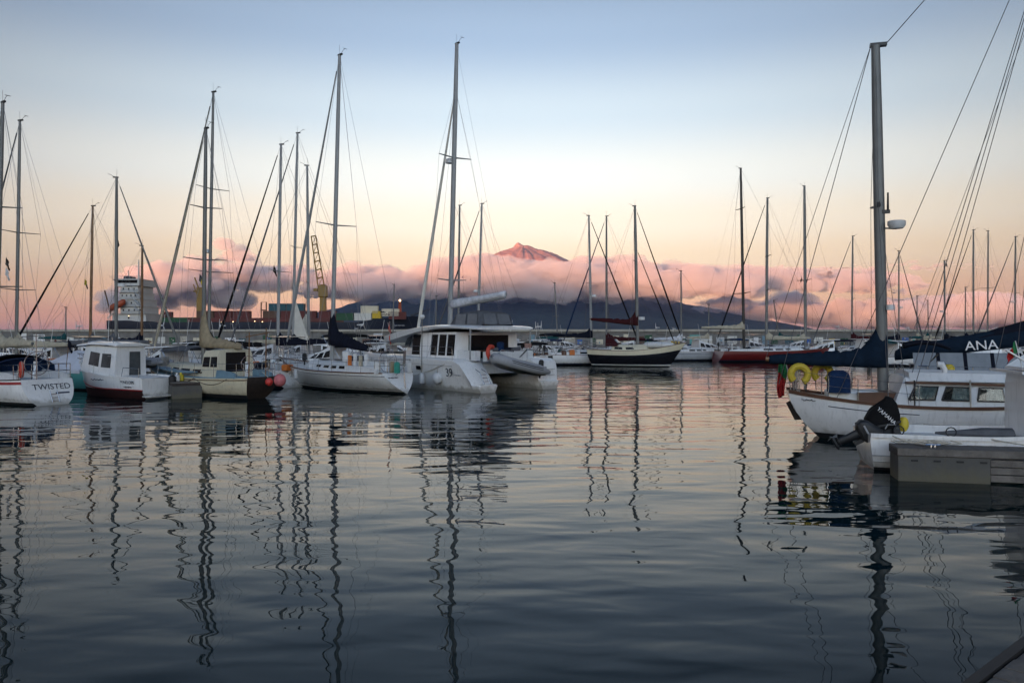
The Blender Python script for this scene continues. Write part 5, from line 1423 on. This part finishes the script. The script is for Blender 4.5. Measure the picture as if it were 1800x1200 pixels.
MB().sphere((b.x_of_px(1588, .3), .3, .90), .12, 10, 7, 1.5).build('yellow_float', 'plastic_yellow', b.root, smooth=True)
xw = b.x_of_px(1772, .75)
ho = b.cabin('gelcoat_white', xw, xw + 2.4, .98, .85, 1.35, .85, rake_f=1.1, rake_a=.0, inset=.06, z=.72, name='cuddy'); b.windows(ho, [(.09, .34), (.40, .68)], .38, .85, material='window_dark', frame='black_rubber')
MB().rings([[Vector((x, -.98, z)), Vector((x, .98, z)), Vector((x, .94, z + .06)), Vector((x, -.94, z + .06))] for x, z in ((xw - .32, 2.12), (xw + 1.5, 2.02))]).build('cuddy_roof', 'gelcoat_white', b.root)
MB().rings([[Vector((x, -.7, z)), Vector((x, .7, z)), Vector((x, .6, z + h)), Vector((x, -.6, z + h))] for x, z, h in ((xw - .1, 2.19, .06), (xw + .25, 2.19, .3), (xw + .9, 2.17, .34), (xw + 1.3, 2.12, .08))]).build('roof_console', 'gelcoat_white', b.root)
MB().slab([(xw - .02, -.62, 2.3), (xw - .02, -.5, 2.3), (xw - .5, -.45, 2.62), (xw - .5, -.57, 2.62)], .03).build('windscreen_strut', 'gelcoat_white', b.root)
b.pole_flag((xw - .15, -.5, 2.2), .62, [(.45, 'flag_green'), (.55, 'flag_red')], .36, .24, hang=.7, lean=(-.14, 0), pole='plastic_white', r=.010)
gr = MB(); gr.tube([(xw - .02, -1.0, 1.05), (xw + .25, -1.02, 1.30), (xw + .9, -1.02, 1.28)], .016, 5); gr.build('grab_rail', 'stainless', b.root)
MB().tube([(.3, -.96, .92), (.35, -.98, 1.02), (.5, -.98, 1.02), (.55, -.96, .92)], .015, 5).build('cleat', 'stainless', b.root)
xl = b.x_of_px(1645, -.6); MB().rings([[Vector((x, -.55 + math.cos(2 * PI * q / 8) * r_, .82 + math.sin(2 * PI * q / 8) * r_ * .8)) for q in range(8)] for x, r_ in ((xl, .03), (xl + .5, .10), (xl + .9, .17), (xl + 1.5, .18), (xl + 1.55, .05))]).build('rolled_canopy', 'canvas_grey', b.root, smooth=True)
for t_, h_ in ((.10, .0), (.28, .0)): MB().torus(b.pt(t_, .84, -1, .01) + Vector((0, 0, .06)), .10, .014, (0, 1, 0), 12, 5).build('rope_ring', 'rope_dark', b.root)
OB = b

# --- near finger pontoon with grey float
dd = Vector((math.cos(OB.ang), math.sin(OB.ang), 0)); lf = Vector((-dd.y, dd.x, 0))
st = Vector(((1577 - 900) * 16.15 / FPX, 16.15, 0)); cen = st + dd * 3.0 + lf * .35
e = pontoon(0, 6.0, 0, .72, 'grey finger pontoon alongside the outboard motor boat', z=.66, rot=OB.ang, floats=0, loc=cen, n_plank=44)
MB().box(-2.98, -1.30, -.37, .34, -.30, .50).build('float', 'pontoon_float', e); MB().box(.4, 2.2, -.37, .34, -.30, .50).build('float', 'pontoon_float', e)
for k in range(3): MB().box(-1.28, .38, -.33, -.30, .04 + .15 * k, .17 + .15 * k).build('side_board', 'deck_plank', e)
for k in range(4): MB().box(-2.75 + .42 * k, -2.62 + .42 * k, -.385, -.36, .40, .44).build('float_lug', 'black_rubber', e)
MB().box(-3.0, 3.0, -.395, -.362, .52, .652).build('edge_timber', 'deck_plank', e)
for xx in (-2.3, .2, 2.2):
    ck = MB(); ck.tube([(xx - .14, -.22, .725), (xx + .14, -.22, .725)], .018, 6); ck.box(xx - .05, xx - .02, -.235, -.205, .66, .725); ck.box(xx + .02, xx + .05, -.235, -.205, .66, .725); ck.build('cleat', 'stainless', e)
mr_ = MB(); mr_.tube(slack(OB.root.matrix_basis @ Vector((.4, -1.0, .80)), cen - dd * 2.3 - lf * .22 + Vector((0, 0, .73)), .06), .014, 5); mr_.tube(slack(OB.root.matrix_basis @ Vector((2.2, -1.0, .80)), cen + dd * .2 - lf * .22 + Vector((0, 0, .73)), .05), .014, 5)
thing_mesh(mr_, 'mooring_rope', 'rope_pale', 'pale rope tying the outboard motor boat to the near finger pontoon', 'rope')
rp = MB(); c0 = cen - dd * 2.6 + lf * .28 + Vector((0, 0, .68)); rr = random.Random(9); pts = []
for i in range(60):
    a = i * .55; r_ = .10 + .09 * rr.random() + .002 * i; pts.append(c0 + dd * (math.cos(a) * r_ * 1.3 + (i / 60) * .9 - .25) + lf * (math.sin(a) * r_ * .6 - .05) + Vector((0, 0, .02 + .05 * rr.random())))
rp.tube(pts, .014, 5); thing_mesh(rp, 'coiled_rope', 'rope_pale', 'untidy coil of pale mooring rope on the near finger pontoon', 'rope')
# --- corner of the quay deck at the photographer's feet
e = empty('timber_dock', (2.95, 4.82, 0), R(41.0)); tag(e, 'worn timber dock corner at the lower right', 'dock')
MB().box(-1.5, 2.6, -3.2, -.02, .60, .93).build('dock_frame', 'wood_dark', e)
MB().box(-1.5, 2.6, -.015, .05, .80, 1.0).build('edge_beam', 'black_rubber', e)
for k in range(22): MB().box(-1.5 + .186 * k, -1.5 + .186 * k + .172, -3.2, -.03, .935, .985 + RND.uniform(-.006, .006)).build('plank', 'deck_plank', e)

# ================================================================== MIDDLE DISTANCE
yacht('tall sloop behind TWISTED with pale sail cover, flags in its rigging', (28, 35, 212), 46, 160, seed=1, cover='canvas_cream', jib='canvas_grey', spread=((.32, 1.1), (.55, 1.35)), flags=[(.40, [(1, 'flag_black')]), (.36, [(1, 'flag_white')])])
yacht('wooden masted cutter with slanting dark furled jib at the far left', (158, 163, 362), 60, 172, seed=2, cover='canvas_grey', jib='canvas_black', mast_mat='wood_spar', inner=(.68, .86, None), spread=(), hull='gelcoat_grey', flags=[(.47, [(.5, 'flag_yellow'), (.5, 'flag_black')])], mt=.48, L=13.5)
yacht('sloop with pale mast right of the wooden cutter, radar on mast', (204, 205, 312), 52, 18, seed=3, cover='canvas_grey', jib='alloy', radar=True, flags=[(.62, [(1, 'flag_black')])], spread=((.45, .8),), dodger='canvas_navy')
yacht('small boat with bare brown mast in front of the cargo ship bridge', (249, 250, 432), 66, 25, seed=4, cover='canvas_navy', mast_mat='wood_spar', spread=((.66, .7),), hull='gelcoat_navy', L=8.5)
yacht('tall ketch with boxy radar reflector, behind the cream sloop', (366, 375, 162), 47, 150, seed=5, cover='canvas_black', jib='alloy', spread=((.35, 1.6), (.65, 1.2)), radar=True, flags=[(.30, [(.5, 'flag_black'), (.5, 'flag_yellow')])], L=12.5)
yacht('sloop with dark furled jib, long navy boom cover', (488, 494, 254), 55, 168, seed=6, cover='canvas_navy', jib='canvas_black', bim='canvas_black', spread=((.42, 1.6),), flags=[(.40, [(1, 'flag_black')])], mast_mat='alloy_white')
b_, m_ = yacht('sloop with cream sail half lowered beside its mast', (514, 523, 234), 59, 165, seed=7, cover='canvas_navy', jib='canvas_grey', spread=((.5, .8),), dodger='canvas_black', mast_mat='alloy_white')
a = m_['B'].lerp(m_['T'], .26); MB().rings([[m_['B'] + Vector((-.15, 0, 1.3)), m_['B'] + Vector((-1.5, .05, 1.35)), m_['B'] + Vector((-1.5, .09, 1.35)), m_['B'] + Vector((-.15, .05, 1.3))], [a + Vector((-.12, 0, 0)), a + Vector((-.22, .02, 0)), a + Vector((-.22, .04, 0)), a + Vector((-.12, .04, 0))]]).build('lowered_sail', 'sailcloth', b_.root)
b_, m_ = yacht('sloop with its forestay slanting right, beside the yellow crane', (543, 540, 291), 60, 12, seed=8, cover='canvas_cream', jib=None, spread=((.4, .8),), mast_mat='alloy_white')
a = m_['B'].lerp(m_['T'], .24); MB().rings([[m_['B'] + Vector((-.15, 0, 1.3)), m_['B'] + Vector((-1.3, .05, 1.4)), m_['B'] + Vector((-1.3, .09, 1.4)), m_['B'] + Vector((-.15, .05, 1.3))], [a + Vector((-.12, 0, 0)), a + Vector((-.22, .02, 0)), a + Vector((-.22, .04, 0)), a + Vector((-.12, .04, 0))]]).build('lowered_sail', 'sailcloth', b_.root)
yacht('grey masted sloop just right of the catamaran mast', (805, 808, 361), 76, 160, seed=9, cover='canvas_navy', spread=((.5, .8),), mast_mat='alloy')
yacht('pale masted sloop with slanting stay right of the catamaran mast', (839, 847, 358), 72, 165, seed=10, cover='canvas_white', jib='canvas_grey', spread=((.45, .8),), mast_mat='alloy_white', radar=True)
yacht('small white sloop with thin mast between catamaran and black hull', (981, 975, 497), 98, 25, seed=11, cover='canvas_teal', L=8, mast_r=.07)
yacht('white sloop with navy boom cover and forestay crossing to the right', (1040, 1035, 379), 74, 12, seed=12, cover='canvas_navy', jib='canvas_black', spread=((.52, .8),), radar=True, boom_z=2.6, mast_mat='alloy_white', bim='canvas_navy', mt=.5)
yacht('sloop with blue furled jib slanting left, beyond the navy covered one', (1066, 1066, 380), 82, 172, seed=13, cover='canvas_maroon', jib='canvas_blue', spread=((.5, .8),), hull='gelcoat_grey')
# black-hulled cutter
b = Boat('sailboat', (1036, 71.5), (1205, 68.5), 'black hulled cutter with cream topsides band and maroon boom cover', 'sailboat', B=2.9, fs=1.45, fm=1.35, fb=2.05, tw=.6, trake=-.4, brake=1.6, flare=.55)
b.hull(('gelcoat_black', 'antifoul_black', 'stripe_white'), boot=.10); b.transom('gelcoat_cream'); b.deck('deck_cream')
b.strip('bulwark', 'gelcoat_cream', .74, 1.02, .02); b.strip('toe_rail', 'wood_trim', 1.02, 1.05, .03)
o = b.cabin('deck_cream', 2.2, 5.6, .9, .7, .6, .45); b.windows(o, [(.08, .3), (.4, .62)], .4, .8)
m = b.mast(1121, (1116, 362), r=.11, spreaders=((.62, .8),), material='alloy'); b.rig(m, jib='canvas_black', jib_r=.075, inner=(.72, .90, 'canvas_black'))
k = m['B'].lerp(m['T'], .22); MB().tube([k + Vector((.4, 0, 0)), k + Vector((.4, 0, .25))], .28, 12).build('radar_dome', 'plastic_white', m['o'], smooth=True); MB().tube([k, k + Vector((.4, 0, 0))], .03, 5).build('radar_bracket', 'alloy', m['o'])
b.boom(m, 4.2, 3.7, 'canvas_maroon', seed=6, cov_h=.38, cov_up=.9, rise=.5, material='wood_spar'); b.rails(n=6)
b.dodger(1.7, .95, .8, 1.1, 'canvas_maroon', z=b.fm + .45)
rings = [[Vector((x, math.cos(2 * PI * q / 8) * w, b.fm + .55 + math.sin(2 * PI * q / 8) * h)) for q in range(8)] for x, w, h in ((4.9, .3, .1), (5.1, .62, .26), (6.6, .66, .30), (7.4, .4, .2), (7.6, .1, .06))]; MB().rings(rings).build('upturned_tender', 'deck_white', b.root, smooth='all')
# grey boat with white stern, right of it
yacht('grey hulled sloop moored right of the black cutter', (1198, 1197, 476), 84, 10, seed=14, cover='canvas_white', hull='gelcoat_grey', deck='deck_white', L=8.5, mt=.3, mast_r=.07)
yacht('black masted sloop, red hull with white stern', (1308, 1302, 296), 82, 8, seed=15, cover='canvas_cream', jib=None, mast_mat='alloy_black', hull='gelcoat_red', spread=((.32, 2.0), (.78, 1.1)), L=13, mt=.24, mast_r=.15, flagc=None, boom_z=3.4, boom_len=4.6, f=1.15)
yacht('sloop with thick grey mast and dark furled jib crossing the black mast', (1347, 1349, 348), 86, 176, seed=16, cover='canvas_cream', jib='canvas_black', spread=((.40, 1.0), (.62, 1.3)), mast_r=.15, L=13, f=1.1)
yacht('sloop with tall greenish mast right of the black mast', (1416, 1414, 327), 90, 14, seed=17, cover='canvas_cream', jib=None, spread=((.43, 1.4),), mast_r=.14, L=13, flags=[(.42, [(1, 'flag_black')])])
yacht('sloop with slanting furled jib between the tall mast and the mizzen', (1497, 1499, 415), 96, 170, seed=18, cover='canvas_maroon', jib='canvas_grey', spread=((.45, .9),), L=11)
yacht('sloop seen just right of the motor sailer mizzen mast', (1580, 1580, 441), 98, 20, seed=19, cover='canvas_navy', jib='canvas_grey', spread=((.5, .9),), radar=True, L=10)
yacht('sloop with a drooping flag at its masthead', (1661, 1660, 458), 100, 165, seed=20, cover='canvas_navy', spread=((.4, .9),), radar=True, L=10, flags=[(.93, [(.5, 'flag_white'), (.5, 'flag_black')])])
yacht('leftmost of the three tall masts at the right edge', (1711, 1711, 404), 96, 172, seed=21, cover='canvas_navy', jib='canvas_black', spread=((.5, .9),), L=11)
yacht('middle of the three tall masts at the right edge', (1736, 1737, 406), 97, 10, seed=22, cover='canvas_cream', jib=None, spread=((.52, 1.3),), L=11)
yacht('rightmost of the three tall masts at the right edge, radar halfway up', (1784, 1785, 416), 95, 170, seed=23, cover='canvas_navy', jib='canvas_grey', spread=((.5, .9),), radar=True, L=11)
for k, (bp, tp, ty, Y, lb) in enumerate(((1545, 1545, 470, 108, 'thin mast left of the mizzen, among the far sloops'), (1612, 1612, 520, 110, 'short far mast right of the mizzen, left of two like it'), (1632, 1631, 528, 110, 'short far mast right of the mizzen, right of its twin'), (1697, 1697, 505, 108, 'short far mast left of the three tall ones'), (1245, 1246, 535, 108, 'short far mast over the volcano\'s right flank'), (1372, 1360, 528, 106, 'short slanting mast between the thick grey and greenish masts'), (690, 693, 500, 104, 'thin far mast just left of the catamaran roof'), (765, 767, 520, 105, 'short far mast left of the catamaran mast'), (115, 116, 540, 100, 'short far mast at the left above the pale boom covers'))):
    yacht(lb, (bp, tp, ty), Y, (12, 168)[k % 2], seed=30 + k, cover=('canvas_navy', 'canvas_cream', 'canvas_teal')[k % 3], L=8.5, spread=((.55, .7),), mast_r=.065, group='far sailing boats under the mural wall')
# motor boats that fill the rows
for k, (px, Y, hd, c, cn, lb) in enumerate((
        (40, 66, 20, 'gelcoat_white', 'canvas_blue', 'white motor boat with blue canopy at the far left'), (130, 84, 165, 'gelcoat_navy', 'canvas_teal', 'navy motor boat with teal canopy behind the teal covered boat'),
        (225, 78, 15, 'gelcoat_white', None, 'white motor boat without canopy below the ship\'s bridge'), (320, 60, 160, 'gelcoat_white', 'canvas_black', 'white motor boat with black canopy left of the tan boom cover'),
        (430, 80, 15, 'gelcoat_white', 'canvas_navy', 'white motor boat with navy canopy below the red containers'), (455, 62, 170, 'gelcoat_red', None, 'red hulled motor boat above the ball buoys'),
        (600, 70, 12, 'gelcoat_white', 'canvas_teal', 'white motor boat with teal canopy behind the navy mainsail bag'), (655, 62, 160, 'gelcoat_white', 'canvas_cream', 'white motor boat with cream canopy left of the catamaran roof'),
        (930, 88, 170, 'gelcoat_white', 'canvas_blue', 'white motor boat with blue canopy right of the catamaran stern'), (1000, 100, 14, 'gelcoat_navy', None, 'navy motor boat by the thin small mast'),
        (1160, 98, 168, 'gelcoat_white', 'canvas_teal', 'white motor boat with teal canopy above the black cutter'), (1245, 90, 15, 'gelcoat_white', None, 'white motor boat with tall wheelhouse left of the red hull'),
        (1440, 84, 172, 'gelcoat_white', 'canvas_navy', 'white motor boat with navy canopy right of the red hull'), (1530, 92, 12, 'gelcoat_white', None, 'white motor boat left of the mizzen'),
        (1640, 84, 170, 'gelcoat_white', 'canvas_grey', 'white motor boat with grey canopy right of the mizzen'),
        (80, 54, 168, 'gelcoat_grey', 'canvas_navy', 'grey motor boat with navy canopy behind TWISTED'), (185, 62, 12, 'gelcoat_white', 'canvas_teal', 'white motor boat with teal canopy above the small cabin boat'),
        (392, 68, 20, 'gelcoat_navy', 'canvas_black', 'navy motor boat with black canopy behind the tan boom cover'), (515, 66, 165, 'gelcoat_white', None, 'bare white motor boat behind the white sloop\'s bow'),
        (565, 53, 160, 'gelcoat_white', 'canvas_black', 'white motor boat with black canopy beside the white sloop\'s mast'), (700, 76, 15, 'gelcoat_grey', 'canvas_navy', 'grey motor boat with navy canopy below the ship\'s bow'),
        (880, 62, 165, 'gelcoat_white', 'canvas_black', 'white motor boat with black canopy seen past the catamaran cockpit'), (962, 80, 14, 'gelcoat_white', None, 'small white motor boat just past the catamaran\'s far hull'),
        (1090, 90, 165, 'gelcoat_grey', 'canvas_navy', 'grey motor boat with navy canopy behind the black cutter'), (1330, 97, 15, 'gelcoat_white', 'canvas_blue', 'white motor boat with blue canopy behind the red hull'),
        (1395, 102, 170, 'gelcoat_navy', None, 'navy motor boat between the thick grey and greenish masts'), (1590, 72, 12, 'gelcoat_white', 'canvas_teal', 'white motor boat with teal canopy right behind the mizzen'), (1725, 78, 168, 'gelcoat_grey', None, 'grey motor boat below the three tall masts'))):
    motor_cruiser(lb, px, Y, hd, L=RND.uniform(6.5, 9.0), hull=c, canopy=cn, seed=k)

# ================================================================== CARGO SHIP BEYOND THE WALL
def cargo_ship():
    Y = 290.0; s_ = Y / FPX
    X = lambda px: (px - 900) * s_; Z = lambda py: CAM_H + (HORIZON - py) * s_
    e = empty('cargo_ship', (0, Y, 0)); tag(e, 'dark blue container ship with white bridge and yellow crane behind the wall', 'ship')
    x0, x1 = X(203), X(722)
    rings = []
    for k in range(25):
        u = k / 24; x = lerp(x0, x1, u); w = 9.0 * (1 - max(0, (u - .82) / .18) ** 2.2) * min(1, .72 + u * 4); sh = 6.6 + (2.4 * max(0, (u - .86) / .14) ** .5 if u > .86 else 0) + (.6 if u < .12 else 0)
        w = max(w, .05); fl = 1 + .25 * max(0, (u - .85) / .15); dx = (4.8 * max(0, (u - .9) / .1))
        rings.append([Vector((x, -w * .7 / fl, -2)), Vector((x, -w * .95 / fl, .8)), Vector((x + dx * .8, -w, sh)), Vector((x + dx * .8, w, sh)), Vector((x, w * .95 / fl, .8)), Vector((x, w * .7 / fl, -2))])
    MB().rings(rings).build('hull', 'ship_navy', e, smooth=True)
    MB().box(X(345), X(596), -8.2, 8.2, 6.7, 8.1).build('hatch_coaming', 'ship_red', e)
    # bridge block, tiers stepping back, with windows
    tiers = [(212, 270, 6.9, 9.6), (226, 266, 9.62, 12.2), (228, 263, 12.22, 14.8), (224, 258, 14.82, 17.2), (226, 256, 17.22, 19.6), (217, 260, 19.62, 22.0)]
    for i, (a, c, z0, z1) in enumerate(tiers):
        t = MB().box(X(a), X(c), -6 - (.8 if i == 5 else 0), 6 + (.8 if i == 5 else 0), z0, z1).build('deckhouse_tier', 'ship_white', e)
        n = 8 if i == 5 else 3 + i % 2
        for k in range(n):
            wx = lerp(X(a) + .8, X(c) - 1.6, k / max(1, n - 1))
            MB().box(wx, wx + (.95 if i == 5 else .5), -6.03 - (.8 if i == 5 else 0), -5.99 - (.8 if i == 5 else 0), z0 + .9, z0 + (2.0 if i == 5 else 1.6)).build('window', 'window_dark', t)
        MB().box(X(a) - .15, X(c) + .15, -6.9, 6.9, z1 - .02, z1 + .06).build('deck_edge', 'ship_white', t)
    for z_ in (9.6, 12.2, 14.8, 17.2, 22.0):
        rl_ = MB()
        for zz in (.55, 1.05): rl_.tube([(X(211), -6.9, z_ + zz), (X(269 - z_ * .3), -6.9, z_ + zz)], .05, 4)
        for k in range(9): rl_.tube([(lerp(X(211), X(269 - z_ * .3), k / 8), -6.9, z_), (lerp(X(211), X(269 - z_ * .3), k / 8), -6.9, z_ + 1.05)], .05, 4)
        rl_.build('railing', 'ship_white', e)
    for k, z_ in enumerate((9.7, 12.3, 14.9)): MB().tube([(X(262), -6.5, z_), (X(250), -6.5, z_ + 2.5)], .3, 4).build('outside_stair', 'gelcoat_grey', e)
    MB().box(X(222), X(234), -2, 2, 22.15, 23.3).build('funnel', 'ship_navy', e)
    mst = MB().tube([(X(244), 0, 22.0), (X(244), 0, 29.5)], [.35, .15], 6).build('signal_mast', 'ship_white', e); MB().tube([(X(238), 0, 27), (X(250), 0, 27)], .12, 5).build('yard', 'ship_white', mst); MB().tube([(X(226), 0, 22.1), (X(226), 0, 25.5)], .2, 5).build('radar_post', 'ship_white', e)
    lb = MB(); c = Vector((X(224), -7.6, 12.6)); rings = [[c + Vector((dx, math.cos(2 * PI * q / 8) * w, math.sin(2 * PI * q / 8) * w * 1.1 + dx * .45)) for q in range(8)] for dx, w in ((-3.0, .2), (-2.2, 1.1), (1.6, 1.2), (2.6, .9), (3.0, .2))]; lb.rings(rings).build('lifeboat', 'ship_orange', e, smooth='all'); MB().tube([(X(207), -7.4, 8), (X(240), -7.4, 14.5)], .2, 5).build('lifeboat_slip', 'ship_white', e)
    MB().tube([(X(205), -4, 9), (X(194), -4, 18)], .25, 5).build('stern_derrick', 'box_brown', e)
    for px in (289, 299): MB().box(X(px) - .8, X(px) + .8, -1, 1, 6.6, Z(548)).build('gantry_post', 'ship_red', e)
    MB().box(X(287), X(302), -.8, .8, 7.2, 8.2).build('gantry_beam', 'ship_red', e)
    # folded aft crane, and the raised yellow one
    cr = MB().rings([[Vector((X(352) + dx, dy, z)) for dx, dy in ((-1.0, -1), (1.0, -1), (1.0, 1), (-1.0, 1))] for z in (6.6, Z(505))]).build('crane_column', 'crane_yellow', e)
    jb = MB(); jb.tube([(X(352), -1, Z(510)), (X(344), -1, Z(488))], .28, 5); jb.tube([(X(352), -1, Z(530)), (X(342), -1, Z(500))], .2, 5); jb.tube([(X(342), -1, Z(512)), (X(348), -1, Z(512))], .3, 5); jb.build('crane_arm', 'crane_yellow', cr)
    c2 = MB().rings([[Vector((X(568) + dx * w, dy * w, z)) for dx, dy in ((-1, -1), (1, -1), (1, 1), (-1, 1))] for z, w in ((6.6, 1.1), (Z(523), 1.0), (Z(521), 1.5), (Z(502), 1.3), (Z(500), .6))]).build('crane_column', 'crane_yellow', e)
    jib = MB(); A0, A1 = Vector((X(562), -.8, Z(520))), Vector((X(548), -.8, Z(416))); B0, B1 = Vector((X(571), .8, Z(515))), Vector((X(554), .8, Z(414)))
    jib.tube([A0, A1], .24, 5); jib.tube([B0, B1], .24, 5)
    for k in range(8):
        u = k / 7; jib.tube([A0.lerp(A1, u), B0.lerp(B1, u)], .22, 4)
        if k < 7: jib.tube([A0.lerp(A1, u), B0.lerp(B1, (k + 1) / 7)], .10, 4)
    jib.build('crane_jib', 'crane_yellow', c2)
    cab = MB().box(X(552), X(559), -1.2, .6, Z(512), Z(507)).build('crane_cab', 'crane_yellow', c2); MB().tube([(X(550), 0, Z(414)), (X(590), 0, Z(540))], .06, 4).build('hoist_wire', 'wire', c2)
    MB().tube([(X(703), 0, 8.8), (X(703), 0, Z(531))], [.8, .5], 6).build('foremast', 'ship_orange', e); MB().sphere((X(703), 0, Z(528)), .42, 8, 6).build('masthead_lamp', 'lamp_warm', e)
    for px, py in ((384, 567), (404, 567), (424, 566), (461, 565), (474, 566), (246, 556), (226, 520)): MB().sphere((X(px), -8.5, Z(py)), .17, 8, 6).build('deck_lamp', 'lamp_warm', e)
    gf = MB(); gf.tube([(X(459), 0, 8), (X(459), 0, Z(531)), (X(468), 0, Z(531)), (X(468), 0, 8)], .25, 5); gf.tube([(X(459), 0, Z(545)), (X(468), 0, Z(545))], .2, 5); gf.build('goal_post', 'box_brown', e)
    MB().tube([(X(722), 0, 9), (X(756), 0, Z(543))], [.5, .12], 5).build('bow_boom', 'ship_navy', e)
    scribble(e, plane_matrix((X(706), -5.3, Z(572)), (1, .45, 0), (0, 0, 1)), 3.6, .5, 'lettering_grey', 'ship_name', 6, .10, 8)
    # containers: each a thing of its own
    box_mesh = {}
    def container(px, py_low, c, label, dy=0.0, L_=6.06):
        key = (c, L_)
        if key not in box_mesh:
            mb = MB(); n = 16 if L_ < 8 else 32; w, h = 2.44, 2.59
            for sd in (-1, 1):   # corrugated long sides
                prof = []
                for i in range(n):
                    xx = lerp(.12, L_ - .12, i / n); p = (L_ - .24) / n
                    prof += [(xx, 0), (xx + p * .35, 0), (xx + p * .5, .04), (xx + p * .85, .04)]
                prof.append((L_ - .12, 0))
                lo = [Vector((x, sd * (w / 2 - d), .12)) for x, d in prof]; hi_ = [Vector((v.x, v.y, h - .12)) for v in lo]
                mb.rings([lo, hi_], False, False)
            mb.box(.10, L_ - .10, -w / 2 + .05, w / 2 - .05, 0.02, .12); mb.box(.10, L_ - .10, -w / 2 + .05, w / 2 - .05, h - .12, h - .03)
            for xx in (0, L_ - .12):
                for yy in (-w / 2, w / 2 - .12): mb.box(xx, xx + .12, yy, yy + .12, 0, h)
                mb.box(xx + .02, xx + .10, -w / 2 + .12, w / 2 - .12, .02, h - .02)
            for yy in (-w / 2, w / 2 - .1):
                for zz in (0, h - .12): mb.box(.12, L_ - .12, yy, yy + .1, zz, zz + .12)
            o = mb.build('container', c); box_mesh[key] = o.data
        else:
            o = bpy.data.objects.new('container', box_mesh[key]); link(o)
        o.location = (X(px), Y - 5.5 + dy, Z(py_low)); tag(o, label, 'container', 'containers on the cargo ship')
        return o
    n = 0
    z1 = 562.0
    rows = [(358, 'box_brown', 'brown container farthest left on the ship'), (389, 'box_red', 'red container second from the left on the ship'), (420, 'box_red', 'dark red container left of the ship\'s goal post'), (472, 'box_brown', 'brown container under the teal pair'), (503, 'box_red', 'red container under the two teal ones'), (534, 'box_red', 'red container left of the crane column'), (568, 'box_red', 'red container at the foot of the yellow crane')]
    for px, c, lb_ in rows: container(px, 559.6, c, lb_)
    container(482, 547.0, 'box_teal', 'left of the two teal containers stacked on top'); container(513, 547.0, 'box_teal', 'right of the two teal containers stacked on top')
    container(598, 563.5, 'box_green', 'green container right of the yellow crane'); container(629, 563.5, 'box_white', 'white container right of the green one'); container(660, 560, 'box_yellow', 'yellow container near the ship\'s bow', L_=2.99); container(640, 551.0, 'box_cream', 'upper cream container near the bow'); container(676, 556, 'box_cream', 'cream container just behind the foremast', L_=6.06); container(645, 563.5, 'box_green', 'green container under the upper cream one', dy=3.2)
    container(300, 571, 'box_green', 'low green container aft of the folded crane', dy=-.5); container(330, 571, 'box_green', 'low green container beside the folded crane', dy=-.5); container(672, 547.2, 'box_cream', 'uppermost cream container behind the foremast', L_=4.0) if False else None
    for k_, (px_, pz_, ln_) in enumerate(((672, 549, 1.6), (676, 553, 3.0))): scribble(e, plane_matrix((X(px_ + 6), -5.5 - 1.25, Z(pz_)), (1, 0, 0), (0, 0, 1)), ln_, .55, 'lettering_dark', 'container_print', 3 + k_, .10, 5)
    container(688, 561.5, 'box_red', 'red container in front of the foremast')
cargo_ship()
# ------------------------------------------------------------------ air over the channel
def haze():
    m = bpy.data.materials.new('channel_air'); m.use_nodes = True
    t = m.node_tree; t.nodes.clear()
    o = nd(t, 'ShaderNodeOutputMaterial'); pv = nd(t, 'ShaderNodeVolumePrincipled')
    pv.inputs['Color'].default_value = (0.44, 0.58, 1.0, 1)
    pv.inputs['Density'].default_value = 0.27 / 20000.0
    t.links.new(pv.outputs[0], o.inputs['Volume'])
    x0, x1, y0, y1, z0, z1 = -36000, 26000, -14000, 28000, -60, 2420
    v = [(x, y, z) for z in (z0, z1) for y in (y0, y1) for x in (x0, x1)]
    f = [(0, 2, 3, 1), (4, 5, 7, 6), (0, 1, 5, 4), (2, 6, 7, 3), (0, 4, 6, 2), (1, 3, 7, 5)]
    tag(mesh_obj('haze', v, f, m), 'thin blue evening haze over the channel', 'haze', kind='stuff')
haze()
